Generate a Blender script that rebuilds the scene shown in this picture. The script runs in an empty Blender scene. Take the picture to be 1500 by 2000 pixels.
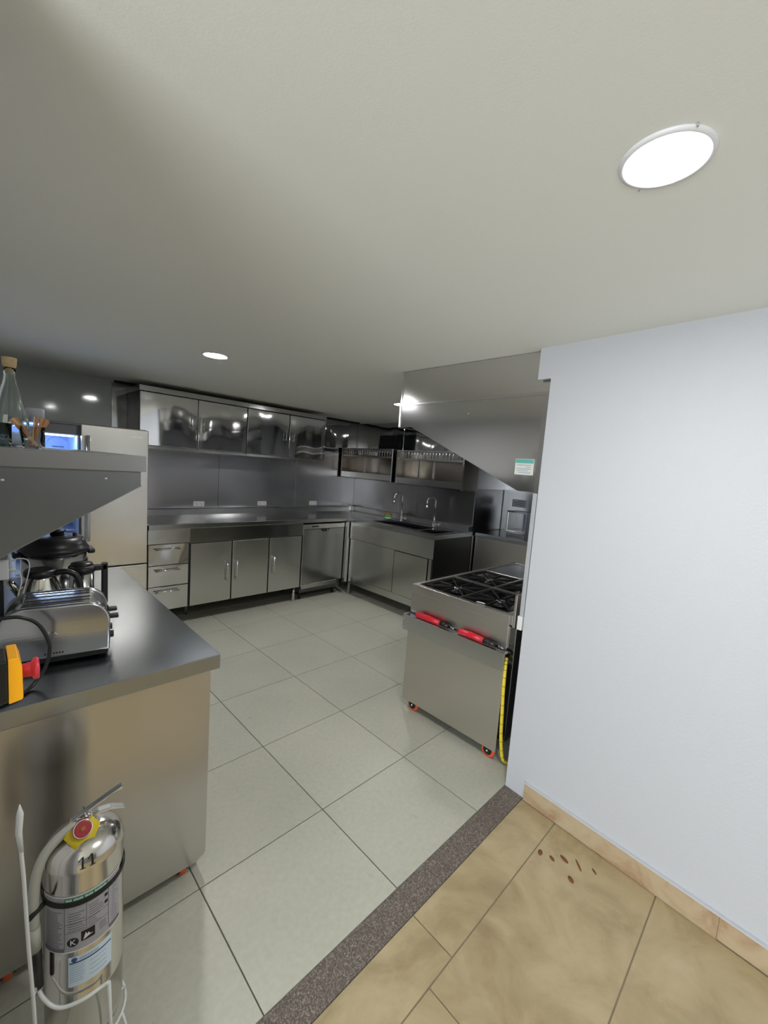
import bpy, bmesh, math, random
from mathutils import Vector, Matrix
random.seed(7)
S = bpy.context.scene
COL = S.collection
PI = math.pi

# ------------------------------------------------------------------ camera
cam_d = bpy.data.cameras.new('camera')
cam = bpy.data.objects.new('camera', cam_d); COL.objects.link(cam)
R_ = Vector((0.71025805, -0.70010349, 0.07340715))
U_ = Vector((0.02119235, 0.12549886, 0.99186739))
F_ = Vector((0.70362233, 0.70292613, -0.10397342))
M = Matrix(((R_.x, U_.x, -F_.x, 0), (R_.y, U_.y, -F_.y, 0), (R_.z, U_.z, -F_.z, 1.7114), (0, 0, 0, 1)))
cam.matrix_world = M
cam_d.sensor_fit = 'HORIZONTAL'; cam_d.sensor_width = 36.0
cam_d.lens = 36.0 * 809.353 / 1500.0
cam_d.clip_start = 0.02
S.camera = cam
# ------------------------------------------------------------------ world, lights, exposure
W = bpy.data.worlds.new('world'); S.world = W; W.use_nodes = True
bg = W.node_tree.nodes['Background']
bg.inputs[0].default_value = (0.80, 0.90, 1.0, 1); bg.inputs[1].default_value = 1.2
def area_light(name, loc, rot, sx, sy, power, color):
    d = bpy.data.lights.new(name, 'AREA'); d.shape = 'RECTANGLE'; d.size = sx; d.size_y = sy
    d.energy = power; d.color = color
    o = bpy.data.objects.new(name, d); o.location = loc; o.rotation_euler = rot; COL.objects.link(o)
    return o
# daylight through the wide opening in the left side of the hall
area_light('daylight', (-2.98, -1.1, 1.2), (0, math.radians(-90), 0), 2.2, 3.0, 36, (0.90, 0.95, 1.0))
S.view_settings.view_transform = 'Standard'; S.view_settings.look = 'None'
S.view_settings.gamma = 1.0; S.view_settings.exposure = 1.35
S.view_settings.use_curve_mapping = False
LAMP = 105.0      # emission strength of the ceiling downlights

# ------------------------------------------------------------------ materials
def new_mat(name):
    m = bpy.data.materials.new(name); m.use_nodes = True
    nt = m.node_tree; return m, nt, nt.nodes, nt.links, nt.nodes['Principled BSDF']
def plain(name, col, rough=0.5, metal=0.0, spec=0.5, noise=0.0, nscale=20, bump=0.0, coat=0.0):
    m, nt, N, L, B = new_mat(name)
    B.inputs['Base Color'].default_value = (*col, 1); B.inputs['Roughness'].default_value = rough
    B.inputs['Metallic'].default_value = metal; B.inputs['Specular IOR Level'].default_value = spec
    B.inputs['Coat Weight'].default_value = coat
    tc = N.new('ShaderNodeTexCoord'); no = N.new('ShaderNodeTexNoise'); no.inputs['Scale'].default_value = nscale
    no.inputs['Detail'].default_value = 4
    L.new(tc.outputs['Object'], no.inputs['Vector'])
    if noise:
        mx = N.new('ShaderNodeMix'); mx.data_type = 'RGBA'
        mx.inputs[6].default_value = (*[c * (1 - noise) for c in col], 1)
        mx.inputs[7].default_value = (*[min(1, c * (1 + noise)) for c in col], 1)
        L.new(no.outputs['Fac'], mx.inputs[0]); L.new(mx.outputs[2], B.inputs['Base Color'])
    if bump:
        b = N.new('ShaderNodeBump'); b.inputs['Strength'].default_value = 1; b.inputs['Distance'].default_value = bump
        L.new(no.outputs['Fac'], b.inputs['Height']); L.new(b.outputs['Normal'], B.inputs['Normal'])
    return m
def steel(name, col=(0.55, 0.55, 0.55), rough=0.25, wave=0.0, wscale=(2, 2, 3), brush=0.0003, brushdir='h', smudge=0.06, seed=0.0, an=0.0, rot=0.0):
    """stainless sheet: slow dents (wave), fine brushing, smudged roughness"""
    m, nt, N, L, B = new_mat(name)
    B.inputs['Metallic'].default_value = 1.0
    tc = N.new('ShaderNodeTexCoord')
    n3 = N.new('ShaderNodeTexNoise'); n3.inputs['Scale'].default_value = 3.0; n3.inputs['Detail'].default_value = 1.5
    L.new(tc.outputs['Object'], n3.inputs['Vector'])
    mr = N.new('ShaderNodeMapRange'); mr.inputs['To Min'].default_value = rough * (1 - smudge * 1.6); mr.inputs['To Max'].default_value = rough * (1 + smudge * 1.6)
    mr.inputs['From Min'].default_value = 0.3; mr.inputs['From Max'].default_value = 0.7
    L.new(n3.outputs['Fac'], mr.inputs['Value']); L.new(mr.outputs['Result'], B.inputs['Roughness'])
    mx = N.new('ShaderNodeMix'); mx.data_type = 'RGBA'
    mx.inputs[6].default_value = (*[c * (1 - smudge * .5) for c in col], 1); mx.inputs[7].default_value = (*[min(1, c * (1 + smudge * .5)) for c in col], 1)
    L.new(n3.outputs['Fac'], mx.inputs[0]); L.new(mx.outputs[2], B.inputs['Base Color'])
    if an:
        B.inputs['Anisotropic'].default_value = an; B.inputs['Anisotropic Rotation'].default_value = rot
        tg_ = N.new('ShaderNodeTangent'); tg_.direction_type = 'RADIAL'; tg_.axis = 'Z'
        L.new(tg_.outputs['Tangent'], B.inputs['Tangent'])
    last = None
    if wave:
        mp = N.new('ShaderNodeMapping'); mp.inputs['Scale'].default_value = wscale; mp.inputs['Location'].default_value = (seed, seed * .7, seed * .3)
        n1 = N.new('ShaderNodeTexNoise'); n1.inputs['Scale'].default_value = 1.0; n1.inputs['Detail'].default_value = 0.4
        L.new(tc.outputs['Object'], mp.inputs['Vector']); L.new(mp.outputs['Vector'], n1.inputs['Vector'])
        b1 = N.new('ShaderNodeBump'); b1.inputs['Strength'].default_value = 1; b1.inputs['Distance'].default_value = wave
        L.new(n1.outputs['Fac'], b1.inputs['Height']); last = b1
    if brush:
        mp2 = N.new('ShaderNodeMapping')
        mp2.inputs['Scale'].default_value = (3, 3, 260) if brushdir == 'h' else ((260, 260, 3) if brushdir == 'v' else (4, 300, 4))
        n2 = N.new('ShaderNodeTexNoise'); n2.inputs['Scale'].default_value = 1.0; n2.inputs['Detail'].default_value = 2
        L.new(tc.outputs['Object'], mp2.inputs['Vector']); L.new(mp2.outputs['Vector'], n2.inputs['Vector'])
        b2 = N.new('ShaderNodeBump'); b2.inputs['Strength'].default_value = 1; b2.inputs['Distance'].default_value = brush
        L.new(n2.outputs['Fac'], b2.inputs['Height'])
        if last: L.new(last.outputs['Normal'], b2.inputs['Normal'])
        last = b2
    if last: L.new(last.outputs['Normal'], B.inputs['Normal'])
    return m
def emit(name, col, strength):
    m, nt, N, L, B = new_mat(name)
    B.inputs['Base Color'].default_value = (*col, 1)
    B.inputs['Emission Color'].default_value = (*col, 1); B.inputs['Emission Strength'].default_value = strength
    return m
def glass(name, col=(0.92, 0.97, 0.95), rough=0.01, ior=1.45):
    m, nt, N, L, B = new_mat(name)
    B.inputs['Base Color'].default_value = (*col, 1); B.inputs['Transmission Weight'].default_value = 1
    B.inputs['Roughness'].default_value = rough; B.inputs['IOR'].default_value = ior
    return m
def stone(name, c1, c2, c3, scale=2.5, rough=0.5, bump=0.002, stain=None):
    m, nt, N, L, B = new_mat(name)
    tc = N.new('ShaderNodeTexCoord')
    geo = N.new('ShaderNodeNewGeometry'); oi = N.new('ShaderNodeObjectInfo')
    no = N.new('ShaderNodeTexNoise'); no.inputs['Scale'].default_value = scale; no.inputs['Detail'].default_value = 8; no.inputs['Roughness'].default_value = .6; no.inputs['Distortion'].default_value = 1.2
    no.noise_dimensions = '4D'; L.new(oi.outputs['Random'], no.inputs['W'])
    L.new(geo.outputs['Position'], no.inputs['Vector'])
    cr = N.new('ShaderNodeValToRGB'); e = cr.color_ramp.elements
    e[0].position = .3; e[0].color = (*c1, 1); e[1].position = .72; e[1].color = (*c3, 1)
    k = e.new(.5); k.color = (*c2, 1)
    L.new(no.outputs['Fac'], cr.inputs['Fac'])
    out = cr.outputs['Color']
    if stain:
        n2 = N.new('ShaderNodeTexNoise'); n2.inputs['Scale'].default_value = 4.0; n2.inputs['Detail'].default_value = 3; n2.inputs['Distortion'].default_value = 2.5
        L.new(geo.outputs['Position'], n2.inputs['Vector'])
        r2 = N.new('ShaderNodeValToRGB'); r2.color_ramp.elements[0].position = .62; r2.color_ramp.elements[1].position = .78
        L.new(n2.outputs['Fac'], r2.inputs['Fac'])
        mx = N.new('ShaderNodeMix'); mx.data_type = 'RGBA'; mx.inputs[7].default_value = (*stain, 1)
        ml = N.new('ShaderNodeMath'); ml.operation = 'MULTIPLY'; ml.inputs[1].default_value = .5
        L.new(r2.outputs['Color'], ml.inputs[0]); L.new(ml.outputs[0], mx.inputs[0]); L.new(out, mx.inputs[6]); out = mx.outputs[2]
    L.new(out, B.inputs['Base Color'])
    B.inputs['Roughness'].default_value = rough
    b = N.new('ShaderNodeBump'); b.inputs['Distance'].default_value = bump
    L.new(no.outputs['Fac'], b.inputs['Height']); L.new(b.outputs['Normal'], B.inputs['Normal'])
    return m
def speckle(name):
    m, nt, N, L, B = new_mat(name)
    tc = N.new('ShaderNodeTexCoord'); v = N.new('ShaderNodeTexVoronoi'); v.inputs['Scale'].default_value = 260
    L.new(tc.outputs['Object'], v.inputs['Vector'])
    cr = N.new('ShaderNodeValToRGB'); e = cr.color_ramp.elements
    e[0].position = .0; e[0].color = (.07, .057, .047, 1); e[1].position = 1; e[1].color = (.38, .325, .27, 1)
    k = e.new(.55); k.color = (.15, .122, .10, 1)
    L.new(v.outputs['Color'], cr.inputs['Fac']); L.new(cr.outputs['Color'], B.inputs['Base Color'])
    B.inputs['Roughness'].default_value = .55
    b = N.new('ShaderNodeBump'); b.inputs['Distance'].default_value = .0015
    L.new(v.outputs['Distance'], b.inputs['Height']); L.new(b.outputs['Normal'], B.inputs['Normal'])
    return m
def tilemat(name):
    m, nt, N, L, B = new_mat(name)
    geo = N.new('ShaderNodeNewGeometry'); oi = N.new('ShaderNodeObjectInfo')
    no = N.new('ShaderNodeTexNoise'); no.inputs['Scale'].default_value = 45; no.inputs['Detail'].default_value = 6
    L.new(geo.outputs['Position'], no.inputs['Vector'])
    n2 = N.new('ShaderNodeTexNoise'); n2.inputs['Scale'].default_value = 2.2; n2.inputs['Detail'].default_value = 4
    L.new(geo.outputs['Position'], n2.inputs['Vector'])
    cr = N.new('ShaderNodeValToRGB'); e = cr.color_ramp.elements
    e[0].position = .25; e[0].color = (.42, .42, .345, 1); e[1].position = .75; e[1].color = (.56, .55, .46, 1)
    mm = N.new('ShaderNodeMath'); mm.operation = 'MULTIPLY_ADD'; mm.inputs[1].default_value = .5
    L.new(no.outputs['Fac'], mm.inputs[0])
    ms = N.new('ShaderNodeMath'); ms.operation = 'MULTIPLY'; ms.inputs[1].default_value = .5
    L.new(n2.outputs['Fac'], ms.inputs[0]); L.new(ms.outputs[0], mm.inputs[2]); L.new(mm.outputs[0], cr.inputs['Fac'])
    # small dirt spots
    v = N.new('ShaderNodeTexNoise'); v.inputs['Scale'].default_value = 16; v.inputs['Detail'].default_value = 2
    L.new(geo.outputs['Position'], v.inputs['Vector'])
    r2 = N.new('ShaderNodeValToRGB'); r2.color_ramp.elements[0].position = .70; r2.color_ramp.elements[1].position = .78
    L.new(v.outputs['Fac'], r2.inputs['Fac'])
    k2 = N.new('ShaderNodeMath'); k2.operation = 'MULTIPLY'; k2.inputs[1].default_value = .35
    L.new(r2.outputs['Color'], k2.inputs[0])
    mx = N.new('ShaderNodeMix'); mx.data_type = 'RGBA'; mx.inputs[7].default_value = (.24, .25, .21, 1)
    L.new(k2.outputs[0], mx.inputs[0]); L.new(cr.outputs['Color'], mx.inputs[6])
    hs = N.new('ShaderNodeHueSaturation'); mr = N.new('ShaderNodeMapRange'); mr.inputs['To Min'].default_value = .96; mr.inputs['To Max'].default_value = 1.04
    L.new(oi.outputs['Random'], mr.inputs['Value']); L.new(mr.outputs['Result'], hs.inputs['Value']); L.new(mx.outputs[2], hs.inputs['Color'])
    L.new(hs.outputs['Color'], B.inputs['Base Color'])
    B.inputs['Roughness'].default_value = .42; B.inputs['Specular IOR Level'].default_value = .45
    b = N.new('ShaderNodeBump'); b.inputs['Distance'].default_value = .0006
    L.new(no.outputs['Fac'], b.inputs['Height']); L.new(b.outputs['Normal'], B.inputs['Normal'])
    return m

M_ceil = plain('painted_ceiling', (.83, .835, .785), .85, noise=.02, nscale=220, bump=.00018)
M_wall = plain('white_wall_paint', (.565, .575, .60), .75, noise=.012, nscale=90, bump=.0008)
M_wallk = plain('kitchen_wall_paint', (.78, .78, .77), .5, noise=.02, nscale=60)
M_rear = plain('dark_wall', (.16, .15, .14), .6, noise=.05)
M_grey = plain('grey_gloss_wall', (.52, .545, .53), .07, noise=.02, nscale=3, bump=.0)
M_tile = tilemat('pale_porcelain'); M_grout = plain('grout', (.13, .13, .11), .9, noise=.2, nscale=30)
M_stone = stone('tan_sandstone', (.31, .23, .12), (.45, .355, .20), (.55, .445, .27), 3.0, .48, .003, stain=(.33, .30, .15))
M_base = stone('marble_skirting', (.36, .21, .12), (.50, .385, .245), (.56, .46, .31), 4.5, .3, .0005)
M_grout2 = plain('stone_grout', (.22, .18, .12), .9, noise=.2)
M_thresh = speckle('washed_granite')
M_stain = plain('rust_stain', (.20, .065, .025), .6)
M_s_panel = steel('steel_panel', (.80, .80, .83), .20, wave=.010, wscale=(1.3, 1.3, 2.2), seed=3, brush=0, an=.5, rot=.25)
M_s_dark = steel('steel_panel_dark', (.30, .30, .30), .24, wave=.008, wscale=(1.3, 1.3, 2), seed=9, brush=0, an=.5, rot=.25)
M_s_black = steel('steel_end_dark', (.07, .07, .07), .34, brush=0)  # near black; on cabinet carcasses it paints the shade between the doors
M_s_wavy = steel('steel_polished_wavy', (.80, .80, .82), .06, wave=.035, wscale=(4.0, 4.0, .7), brush=0, seed=1.3, an=.85)
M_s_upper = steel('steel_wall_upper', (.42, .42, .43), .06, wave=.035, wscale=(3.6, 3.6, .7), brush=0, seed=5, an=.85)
M_s_body = steel('steel_sheet', (.60, .60, .595), .22, wave=.004, wscale=(2, 2, 2), brush=0, an=.6, rot=.25)
M_s_door = steel('steel_brushed_door', (.62, .62, .60), .235, wave=.004, wscale=(2, 2, 2), brush=0, an=.5, rot=.25)
M_s_draw = steel('steel_drawer', (.70, .69, .68), .13, wave=.03, wscale=(3, 3, 3), seed=2, brush=0)
M_s_top = steel('steel_worktop', (.42, .43, .44), .20, wave=.002, wscale=(2, 2, 2), brush=0)
M_s_isl = steel('steel_island_top', (.36, .38, .41), .235, wave=.003, wscale=(3, 3, 3), brushdir='y', brush=.0001, smudge=.08)
M_s_islb = steel('steel_island_body', (.58, .56, .54), .235, wave=.022, wscale=(3.6, 3.6, .4), brush=0, an=.75, rot=.25)
M_s_stove = steel('steel_stove', (.62, .59, .54), .34, wave=.003, brush=0, an=.4)
M_s_hood = steel('steel_hood', (.66, .65, .64), .10, wave=.012, wscale=(1.5, 1.5, 1.6), seed=7, brush=0)
M_s_fridge = steel('steel_fridge', (.82, .79, .72), .235, wave=.003, wscale=(4, 4, .5), brush=0, an=.6)
M_s_dw = steel('steel_dishwasher', (.36, .36, .36), .22, wave=.008, wscale=(5, 5, .5), brush=0, an=.5)
M_s_shelf = steel('steel_shelf', (.27, .28, .285), .36, wave=.004, brush=0)
M_s_shelf2 = steel('steel_shelf_lip', (.40, .40, .40), .34, wave=.004, brush=0)
M_s_apron = steel('steel_apron', (.36, .37, .36), .14, wave=.004, wscale=(2, 2, 1), brush=0, an=.6, rot=.25)
M_s_brown = steel('steel_rack_back', (.34, .31, .27), .22, wave=.01, brush=0)
M_chrome = steel('chrome', (.75, .75, .76), .08, brush=0, smudge=0)
M_toast = steel('steel_toaster', (.50, .50, .51), .20, wave=.0, brushdir='h', brush=.0001)
M_tank = steel('steel_tank', (.66, .64, .60), .16, wave=.0, brush=.0)
M_pot = steel('steel_cooker', (.62, .62, .62), .16, brush=.0)
M_kettle = steel('steel_kettle', (.68, .66, .58), .12, brush=.0)
M_black = plain('black_plastic', (.012, .012, .013), .35)
M_blackm = plain('black_matte', (.008, .008, .008), .7)
M_iron = plain('cast_iron', (.012, .012, .012), .45, noise=.3, bump=.001, nscale=90)
M_pan = plain('enamel_pan', (.006, .006, .006), .25)
M_void = plain('dark_interior', (.015, .015, .015), .8)
M_white = plain('white_plastic', (.75, .75, .74), .4)
M_wire = plain('white_coated_wire', (.72, .74, .72), .4, noise=.05)
M_orange = plain('orange_rubber', (.75, .11, .03), .5)
M_red = plain('red_plastic', (.72, .012, .03), .3, coat=.3)
M_yel = plain('yellow_plastic', (.95, .42, .01), .35)
M_redb = plain('red_button', (.60, .03, .06), .35)
M_hose = plain('yellow_hose', (.85, .66, .04), .5, noise=.1, nscale=60)
M_fhose = plain('beige_hose', (.42, .42, .37), .5)
M_cork = plain('cork', (.56, .42, .24), .9, noise=.3, nscale=120, bump=.001)
M_wood = plain('wood_stirrer', (.50, .26, .12), .65, noise=.25, nscale=25)
M_wood2 = plain('pale_wood_stirrer', (.66, .48, .30), .65, noise=.15, nscale=25)
M_glass = glass('clear_glass', ior=1.35); M_glass2 = glass('thin_glass', (.96, .98, .97), ior=1.12)
M_lab = plain('label_grey', (.37, .37, .40), .4, noise=.06, nscale=60)
M_labw = plain('label_print', (.14, .14, .16), .5)
M_green = plain('label_green', (.03, .22, .12), .4)
M_blue = plain('sticker_pale_blue', (.62, .75, .86), .4)
M_navy = plain('sticker_navy', (.035, .09, .24), .4)
M_ink = plain('sticker_ink', (.30, .40, .52), .4)
M_tag = plain('yellow_tag', (.68, .52, .02), .4)
M_gred = plain('gauge_red', (.35, .02, .03), .3)
M_teal = plain('teal_print', (.12, .42, .36), .5)
M_cond = plain('conduit_plastic', (.42, .43, .44), .5)
M_cream = plain('cream_paper', (.68, .68, .62), .6)
M_lilac = plain('lilac_paper', (.42, .42, .47), .6)
M_tub = plain('green_tub', (.08, .30, .07), .45); M_tublid = plain('orange_lid', (.40, .10, .05), .5)
M_fint = plain('fridge_liner', (.55, .68, .95), .3)
M_fdark = plain('fridge_frame', (.10, .10, .095), .35)
M_led = emit('led_strip', (.55, .72, 1.0), 14)
M_lamp = emit('downlight_diffuser', (1, 1, 1), LAMP)
M_rim = plain('lamp_rim', (.80, .80, .82), .4)
M_rub = plain('dark_rubber_mat', (.02, .02, .02), .8)

# ------------------------------------------------------------------ builders
def nb(): return bmesh.new()
def add_box(bm, x0, x1, y0, y1, z0, z1):
    vs = [bm.verts.new((x, y, z)) for x in (x0, x1) for y in (y0, y1) for z in (z0, z1)]
    for f in ((0, 1, 3, 2), (4, 6, 7, 5), (0, 4, 5, 1), (2, 3, 7, 6), (0, 2, 6, 4), (1, 5, 7, 3)):
        bm.faces.new([vs[i] for i in f])
    return bm
def box(x0, x1, y0, y1, z0, z1, bev=0.0, seg=2):
    bm = nb(); add_box(bm, x0, x1, y0, y1, z0, z1)
    if bev: bmesh.ops.bevel(bm, geom=bm.edges[:], offset=bev, segments=seg, affect='EDGES', profile=.5)
    return bm
def boxes(lst, bev=0.0):
    bm = nb()
    for b in lst:
        t = box(*b, bev=bev); join(bm, t)
    return bm
def join(bm, t):
    me = bpy.data.meshes.new('t'); t.to_mesh(me); t.free(); bm.from_mesh(me); bpy.data.meshes.remove(me)
    return bm
def prism(poly, axis, a, b, bev=0.0):
    """poly in the two other coordinates; extruded a..b along axis"""
    bm = nb()
    def P(p, t): return {'x': (t, p[0], p[1]), 'y': (p[0], t, p[1]), 'z': (p[0], p[1], t)}[axis]
    lo = [bm.verts.new(P(p, a)) for p in poly]; hi = [bm.verts.new(P(p, b)) for p in poly]
    n = len(poly); bm.faces.new(lo); bm.faces.new(hi[::-1])
    for i in range(n): bm.faces.new((lo[i], hi[i], hi[(i + 1) % n], lo[(i + 1) % n]))
    bmesh.ops.recalc_face_normals(bm, faces=bm.faces[:])
    if bev: bmesh.ops.bevel(bm, geom=bm.edges[:], offset=bev, segments=2, affect='EDGES', profile=.5)
    return bm
def lathe(prof, c=(0, 0, 0), seg=32, axis='z'):
    bm = nb(); rings = []
    for r, z in prof:
        if r < 1e-6: rings.append([bm.verts.new((0, 0, z))])
        else: rings.append([bm.verts.new((r * math.cos(2 * PI * i / seg), r * math.sin(2 * PI * i / seg), z)) for i in range(seg)])
    for a, b in zip(rings, rings[1:]):
        if len(a) == 1 and len(b) == 1: continue
        for i in range(seg):
            j = (i + 1) % seg
            if len(a) == 1: bm.faces.new((a[0], b[i], b[j]))
            elif len(b) == 1: bm.faces.new((a[i], a[j], b[0]))
            else: bm.faces.new((a[i], a[j], b[j], b[i]))
    if axis == 'x': bmesh.ops.rotate(bm, verts=bm.verts[:], cent=(0, 0, 0), matrix=Matrix.Rotation(PI / 2, 3, 'Y'))
    if axis == 'y': bmesh.ops.rotate(bm, verts=bm.verts[:], cent=(0, 0, 0), matrix=Matrix.Rotation(-PI / 2, 3, 'X'))
    bmesh.ops.translate(bm, verts=bm.verts[:], vec=c)
    bmesh.ops.recalc_face_normals(bm, faces=bm.faces[:])
    for f in bm.faces: f.smooth = True
    return bm
def cyl(c, r, h, seg=24, axis='z'):
    return lathe([(0, 0), (r, 0), (r, h), (0, h)], c, seg, axis)
def smooth_path(pts, n=6):
    P = [Vector(p) for p in pts]; P = [P[0] * 2 - P[1]] + P + [P[-1] * 2 - P[-2]]; out = []
    for i in range(1, len(P) - 2):
        for k in range(n):
            t = k / n; a, b, c, d = P[i - 1:i + 3]
            out.append(.5 * ((2 * b) + (c - a) * t + (2 * a - 5 * b + 4 * c - d) * t * t + (3 * b - a - 3 * c + d) * t ** 3))
    out.append(P[-2]); return out
def tube(pts, r, seg=8, smooth=0):
    P = smooth_path(pts, smooth) if smooth else [Vector(p) for p in pts]
    bm = nb(); rings = []; up = Vector((0, 0, 1))
    t0 = (P[1] - P[0]).normalized()
    n = t0.cross(up) if abs(t0.dot(up)) < .95 else t0.cross(Vector((1, 0, 0))); n.normalize()
    for i, p in enumerate(P):
        if i == 0: t = P[1] - P[0]
        elif i == len(P) - 1: t = P[-1] - P[-2]
        else: t = (P[i + 1] - P[i]).normalized() + (P[i] - P[i - 1]).normalized()
        t.normalize(); n = (n - t * n.dot(t)).normalized(); b = t.cross(n)
        rr = r[i * (len(r) - 1) // max(1, len(P) - 1)] if isinstance(r, list) else r
        rings.append([bm.verts.new(p + (n * math.cos(2 * PI * k / seg) + b * math.sin(2 * PI * k / seg)) * rr) for k in range(seg)])
    for a, b in zip(rings, rings[1:]):
        for k in range(seg): bm.faces.new((a[k], a[(k + 1) % seg], b[(k + 1) % seg], b[k]))
    bm.faces.new(rings[0][::-1]); bm.faces.new(rings[-1])
    bmesh.ops.recalc_face_normals(bm, faces=bm.faces[:])
    for f in bm.faces: f.smooth = len(f.verts) == 4
    return bm
def xf(bm, mat): bmesh.ops.transform(bm, matrix=mat, verts=bm.verts[:]); return bm
WL = {}
def obj(name, bm, mat, parent=None, label=None, local=False):
    """ONE mesh object. Geometry is given in world coordinates unless local."""
    if parent is not None and not local:
        bmesh.ops.translate(bm, verts=bm.verts[:], vec=-WL[parent.name])
    me = bpy.data.meshes.new(name); bm.to_mesh(me); bm.free()
    me.materials.append(mat); o = bpy.data.objects.new(name, me); COL.objects.link(o)
    if parent is not None: o.parent = parent; WL[o.name] = WL[parent.name]
    else: WL[o.name] = Vector((0, 0, 0))
    if label: o['label'] = label
    return o
def tag(o, label, cat, group=None):
    o['label'] = label; o['category'] = cat
    if group: o['group'] = group
    return o
def thing(name, label, cat, loc=(0, 0, 0), rz=0, group=None):
    o = bpy.data.objects.new(name, None); o.empty_display_size = .05; COL.objects.link(o)
    o.location = loc; o.rotation_euler = (0, 0, rz); WL[o.name] = Vector(loc)
    return tag(o, label, cat, group)
def solo(name, bm, mat, label, cat, loc=(0, 0, 0), group=None):
    """a thing that is one mesh; origin at loc"""
    bmesh.ops.translate(bm, verts=bm.verts[:], vec=-Vector(loc))
    o = obj(name, bm, mat); o.location = loc; WL[o.name] = Vector(loc)
    return tag(o, label, cat, group)
def struct(name, bm, mat, label=None):
    o = obj(name, bm, mat); o['kind'] = 'structure'
    if label: o['label'] = label
    return o
def text_bm(s, size, ext=.0003, spacing=1.0, off=0.0):
    cu = bpy.data.curves.new('txt', 'FONT'); cu.body = s; cu.size = size; cu.extrude = ext; cu.resolution_u = 3; cu.offset = off; cu.space_character = spacing
    o = bpy.data.objects.new('txt', cu); COL.objects.link(o)
    dg = bpy.context.evaluated_depsgraph_get(); me = bpy.data.meshes.new_from_object(o.evaluated_get(dg))
    bm = nb(); bm.from_mesh(me); bpy.data.meshes.remove(me)
    bpy.data.objects.remove(o); bpy.data.curves.remove(cu)
    return bm
def copy_tree(o, parent=None):
    c = o.copy(); COL.objects.link(c)
    if parent: c.parent = parent
    for ch in o.children: copy_tree(ch, c)
    return c
def arc_patch(c, r, a0, a1, z0, z1, th=.0006, seg=16):
    """curved sticker on a vertical cylinder, angles in degrees"""
    bm = nb(); rows = []
    for i in range(seg + 1):
        a = math.radians(a0 + (a1 - a0) * i / seg); row = []
        for rr, z in ((r, z0), (r + th, z0), (r + th, z1), (r, z1)):
            row.append(bm.verts.new((c[0] + rr * math.cos(a), c[1] + rr * math.sin(a), z)))
        rows.append(row)
    for a, b in zip(rows, rows[1:]):
        for k in range(4): bm.faces.new((a[k], a[(k + 1) % 4], b[(k + 1) % 4], b[k]))
    bm.faces.new(rows[0]); bm.faces.new(rows[-1][::-1])
    bmesh.ops.recalc_face_normals(bm, faces=bm.faces[:])
    return bm

CE = 2.383
# ================================================================== SETTING
# floor: grout bed with every tile its own piece
floor = struct('floor', box(-3.2, 5.2, -3.2, 5.1, -.12, -.004), M_grout, 'floor of the kitchen and the hall in front of it')
tx, ty, pit = 1.2076, 1.4846, .6
g = .0022
for i in range(-3, 7):
    for j in range(-1, 6):
        x0 = tx + i * pit; x1 = x0 + pit; y0 = ty + j * pit; y1 = y0 + pit
        x0 = max(x0, -.1); x1 = min(x1, 4.92); y0 = max(y0, .967); y1 = min(y1, 4.95)
        if x1 - x0 < .03 or y1 - y0 < .03: continue
        obj('tile', box(x0 + g, x1 - g, y0 + g, y1 - g, -.012, 0, .0012, 1), M_tile, floor)
thr = struct('trim_1', box(-.12, 2.13, .857, .966, -.01, .0015, .001), M_thresh, 'dark speckled granite threshold strip between kitchen tiles and tan stone')
bed = obj('stone_bed', box(-3.2, 2.3, -3.2, .856, -.0045, -.0035), M_grout2, floor)
rows = [(.672, .855, (-3, -2.3, -1.2, .02, .58, 1.18, 2.3)), (.226, .668, (-3, -1.9, -1.0, -.1, 1.05, 2.3)), (-.60, .222, (-3, -1.5, .2, 1.1, 2.3))]
rows += [(-1.4, -.604, (-3, -1.2, 0, 1.2, 2.3)), (-2.2, -1.404, (-3, -1.2, 0, 1.2, 2.3)), (-3.0, -2.204, (-3, -1.2, 0, 1.2, 2.3))]
for y0, y1, xs in rows:
    for a, b in zip(xs, xs[1:]):
        dz = random.uniform(-.0012, 0)
        t = box(a + .002, b - .002, y0, y1, -.012, dz, .0015, 1)
        if abs(b - 2.3) < .01 and y1 > .2 and y0 < .3:   # joint to the wall runs slightly askew
            pass
        obj('stone_slab', t, M_stone, floor)
# rust marks in the stone: thin worn spots
for k, (x, y, a, l, w) in enumerate(((1.832, .645, .3, .020, .013), (1.845, .595, 1.0, .018, .010), (1.885, .556, 1.2, .026, .012), (1.905, .500, .75, .036, .006), (1.930, .441, .9, .018, .006), (1.809, .497, .9, .020, .013))):
    bm = cyl((0, 0, 0), 1, .0005, 14); xf(bm, Matrix.Translation((x, y, 0)) @ Matrix.Rotation(a, 4, 'Z') @ Matrix.Diagonal((l * .85, w * .75, 1, 1)))
    obj('rust_spot', bm, M_stain, floor)

# right hall wall (slightly out of square), beam on top, baseboard
def xw(y): return 2.085 + .070 * (y - .965)
def wallprism(y0, y1, z0, z1, d0=0.0, d1=.2):
    return prism([(xw(y0) + d0, y0), (xw(y1) + d0, y1), (xw(y1) + d1, y1), (xw(y0) + d1, y0)], 'z', z0, z1)
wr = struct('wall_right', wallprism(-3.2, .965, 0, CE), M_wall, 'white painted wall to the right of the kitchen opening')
obj('beam_end', prism([(xw(.965), .965), (xw(1.036), 1.036), (xw(1.036) + .02, 1.036), (xw(.965) + .02, .965)], 'z', 2.226, CE), M_wall, wr)
bb = struct('baseboard_right', wallprism(-3.2, .848, .0, .004, -.016, .0), M_grout2, 'tan marble baseboard under the white wall')
ys = [.848, .02, -.78, -1.58, -2.38, -3.2]
for a, b in zip(ys, ys[1:]):
    obj('marble_strip', wallprism(b + .001, a, 0.0, .097, -.016, 0), M_base, bb)
obj('plaster_ledge', wallprism(-3.2, .848, .097, .103, -.017, 0), M_wall, bb)
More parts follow.
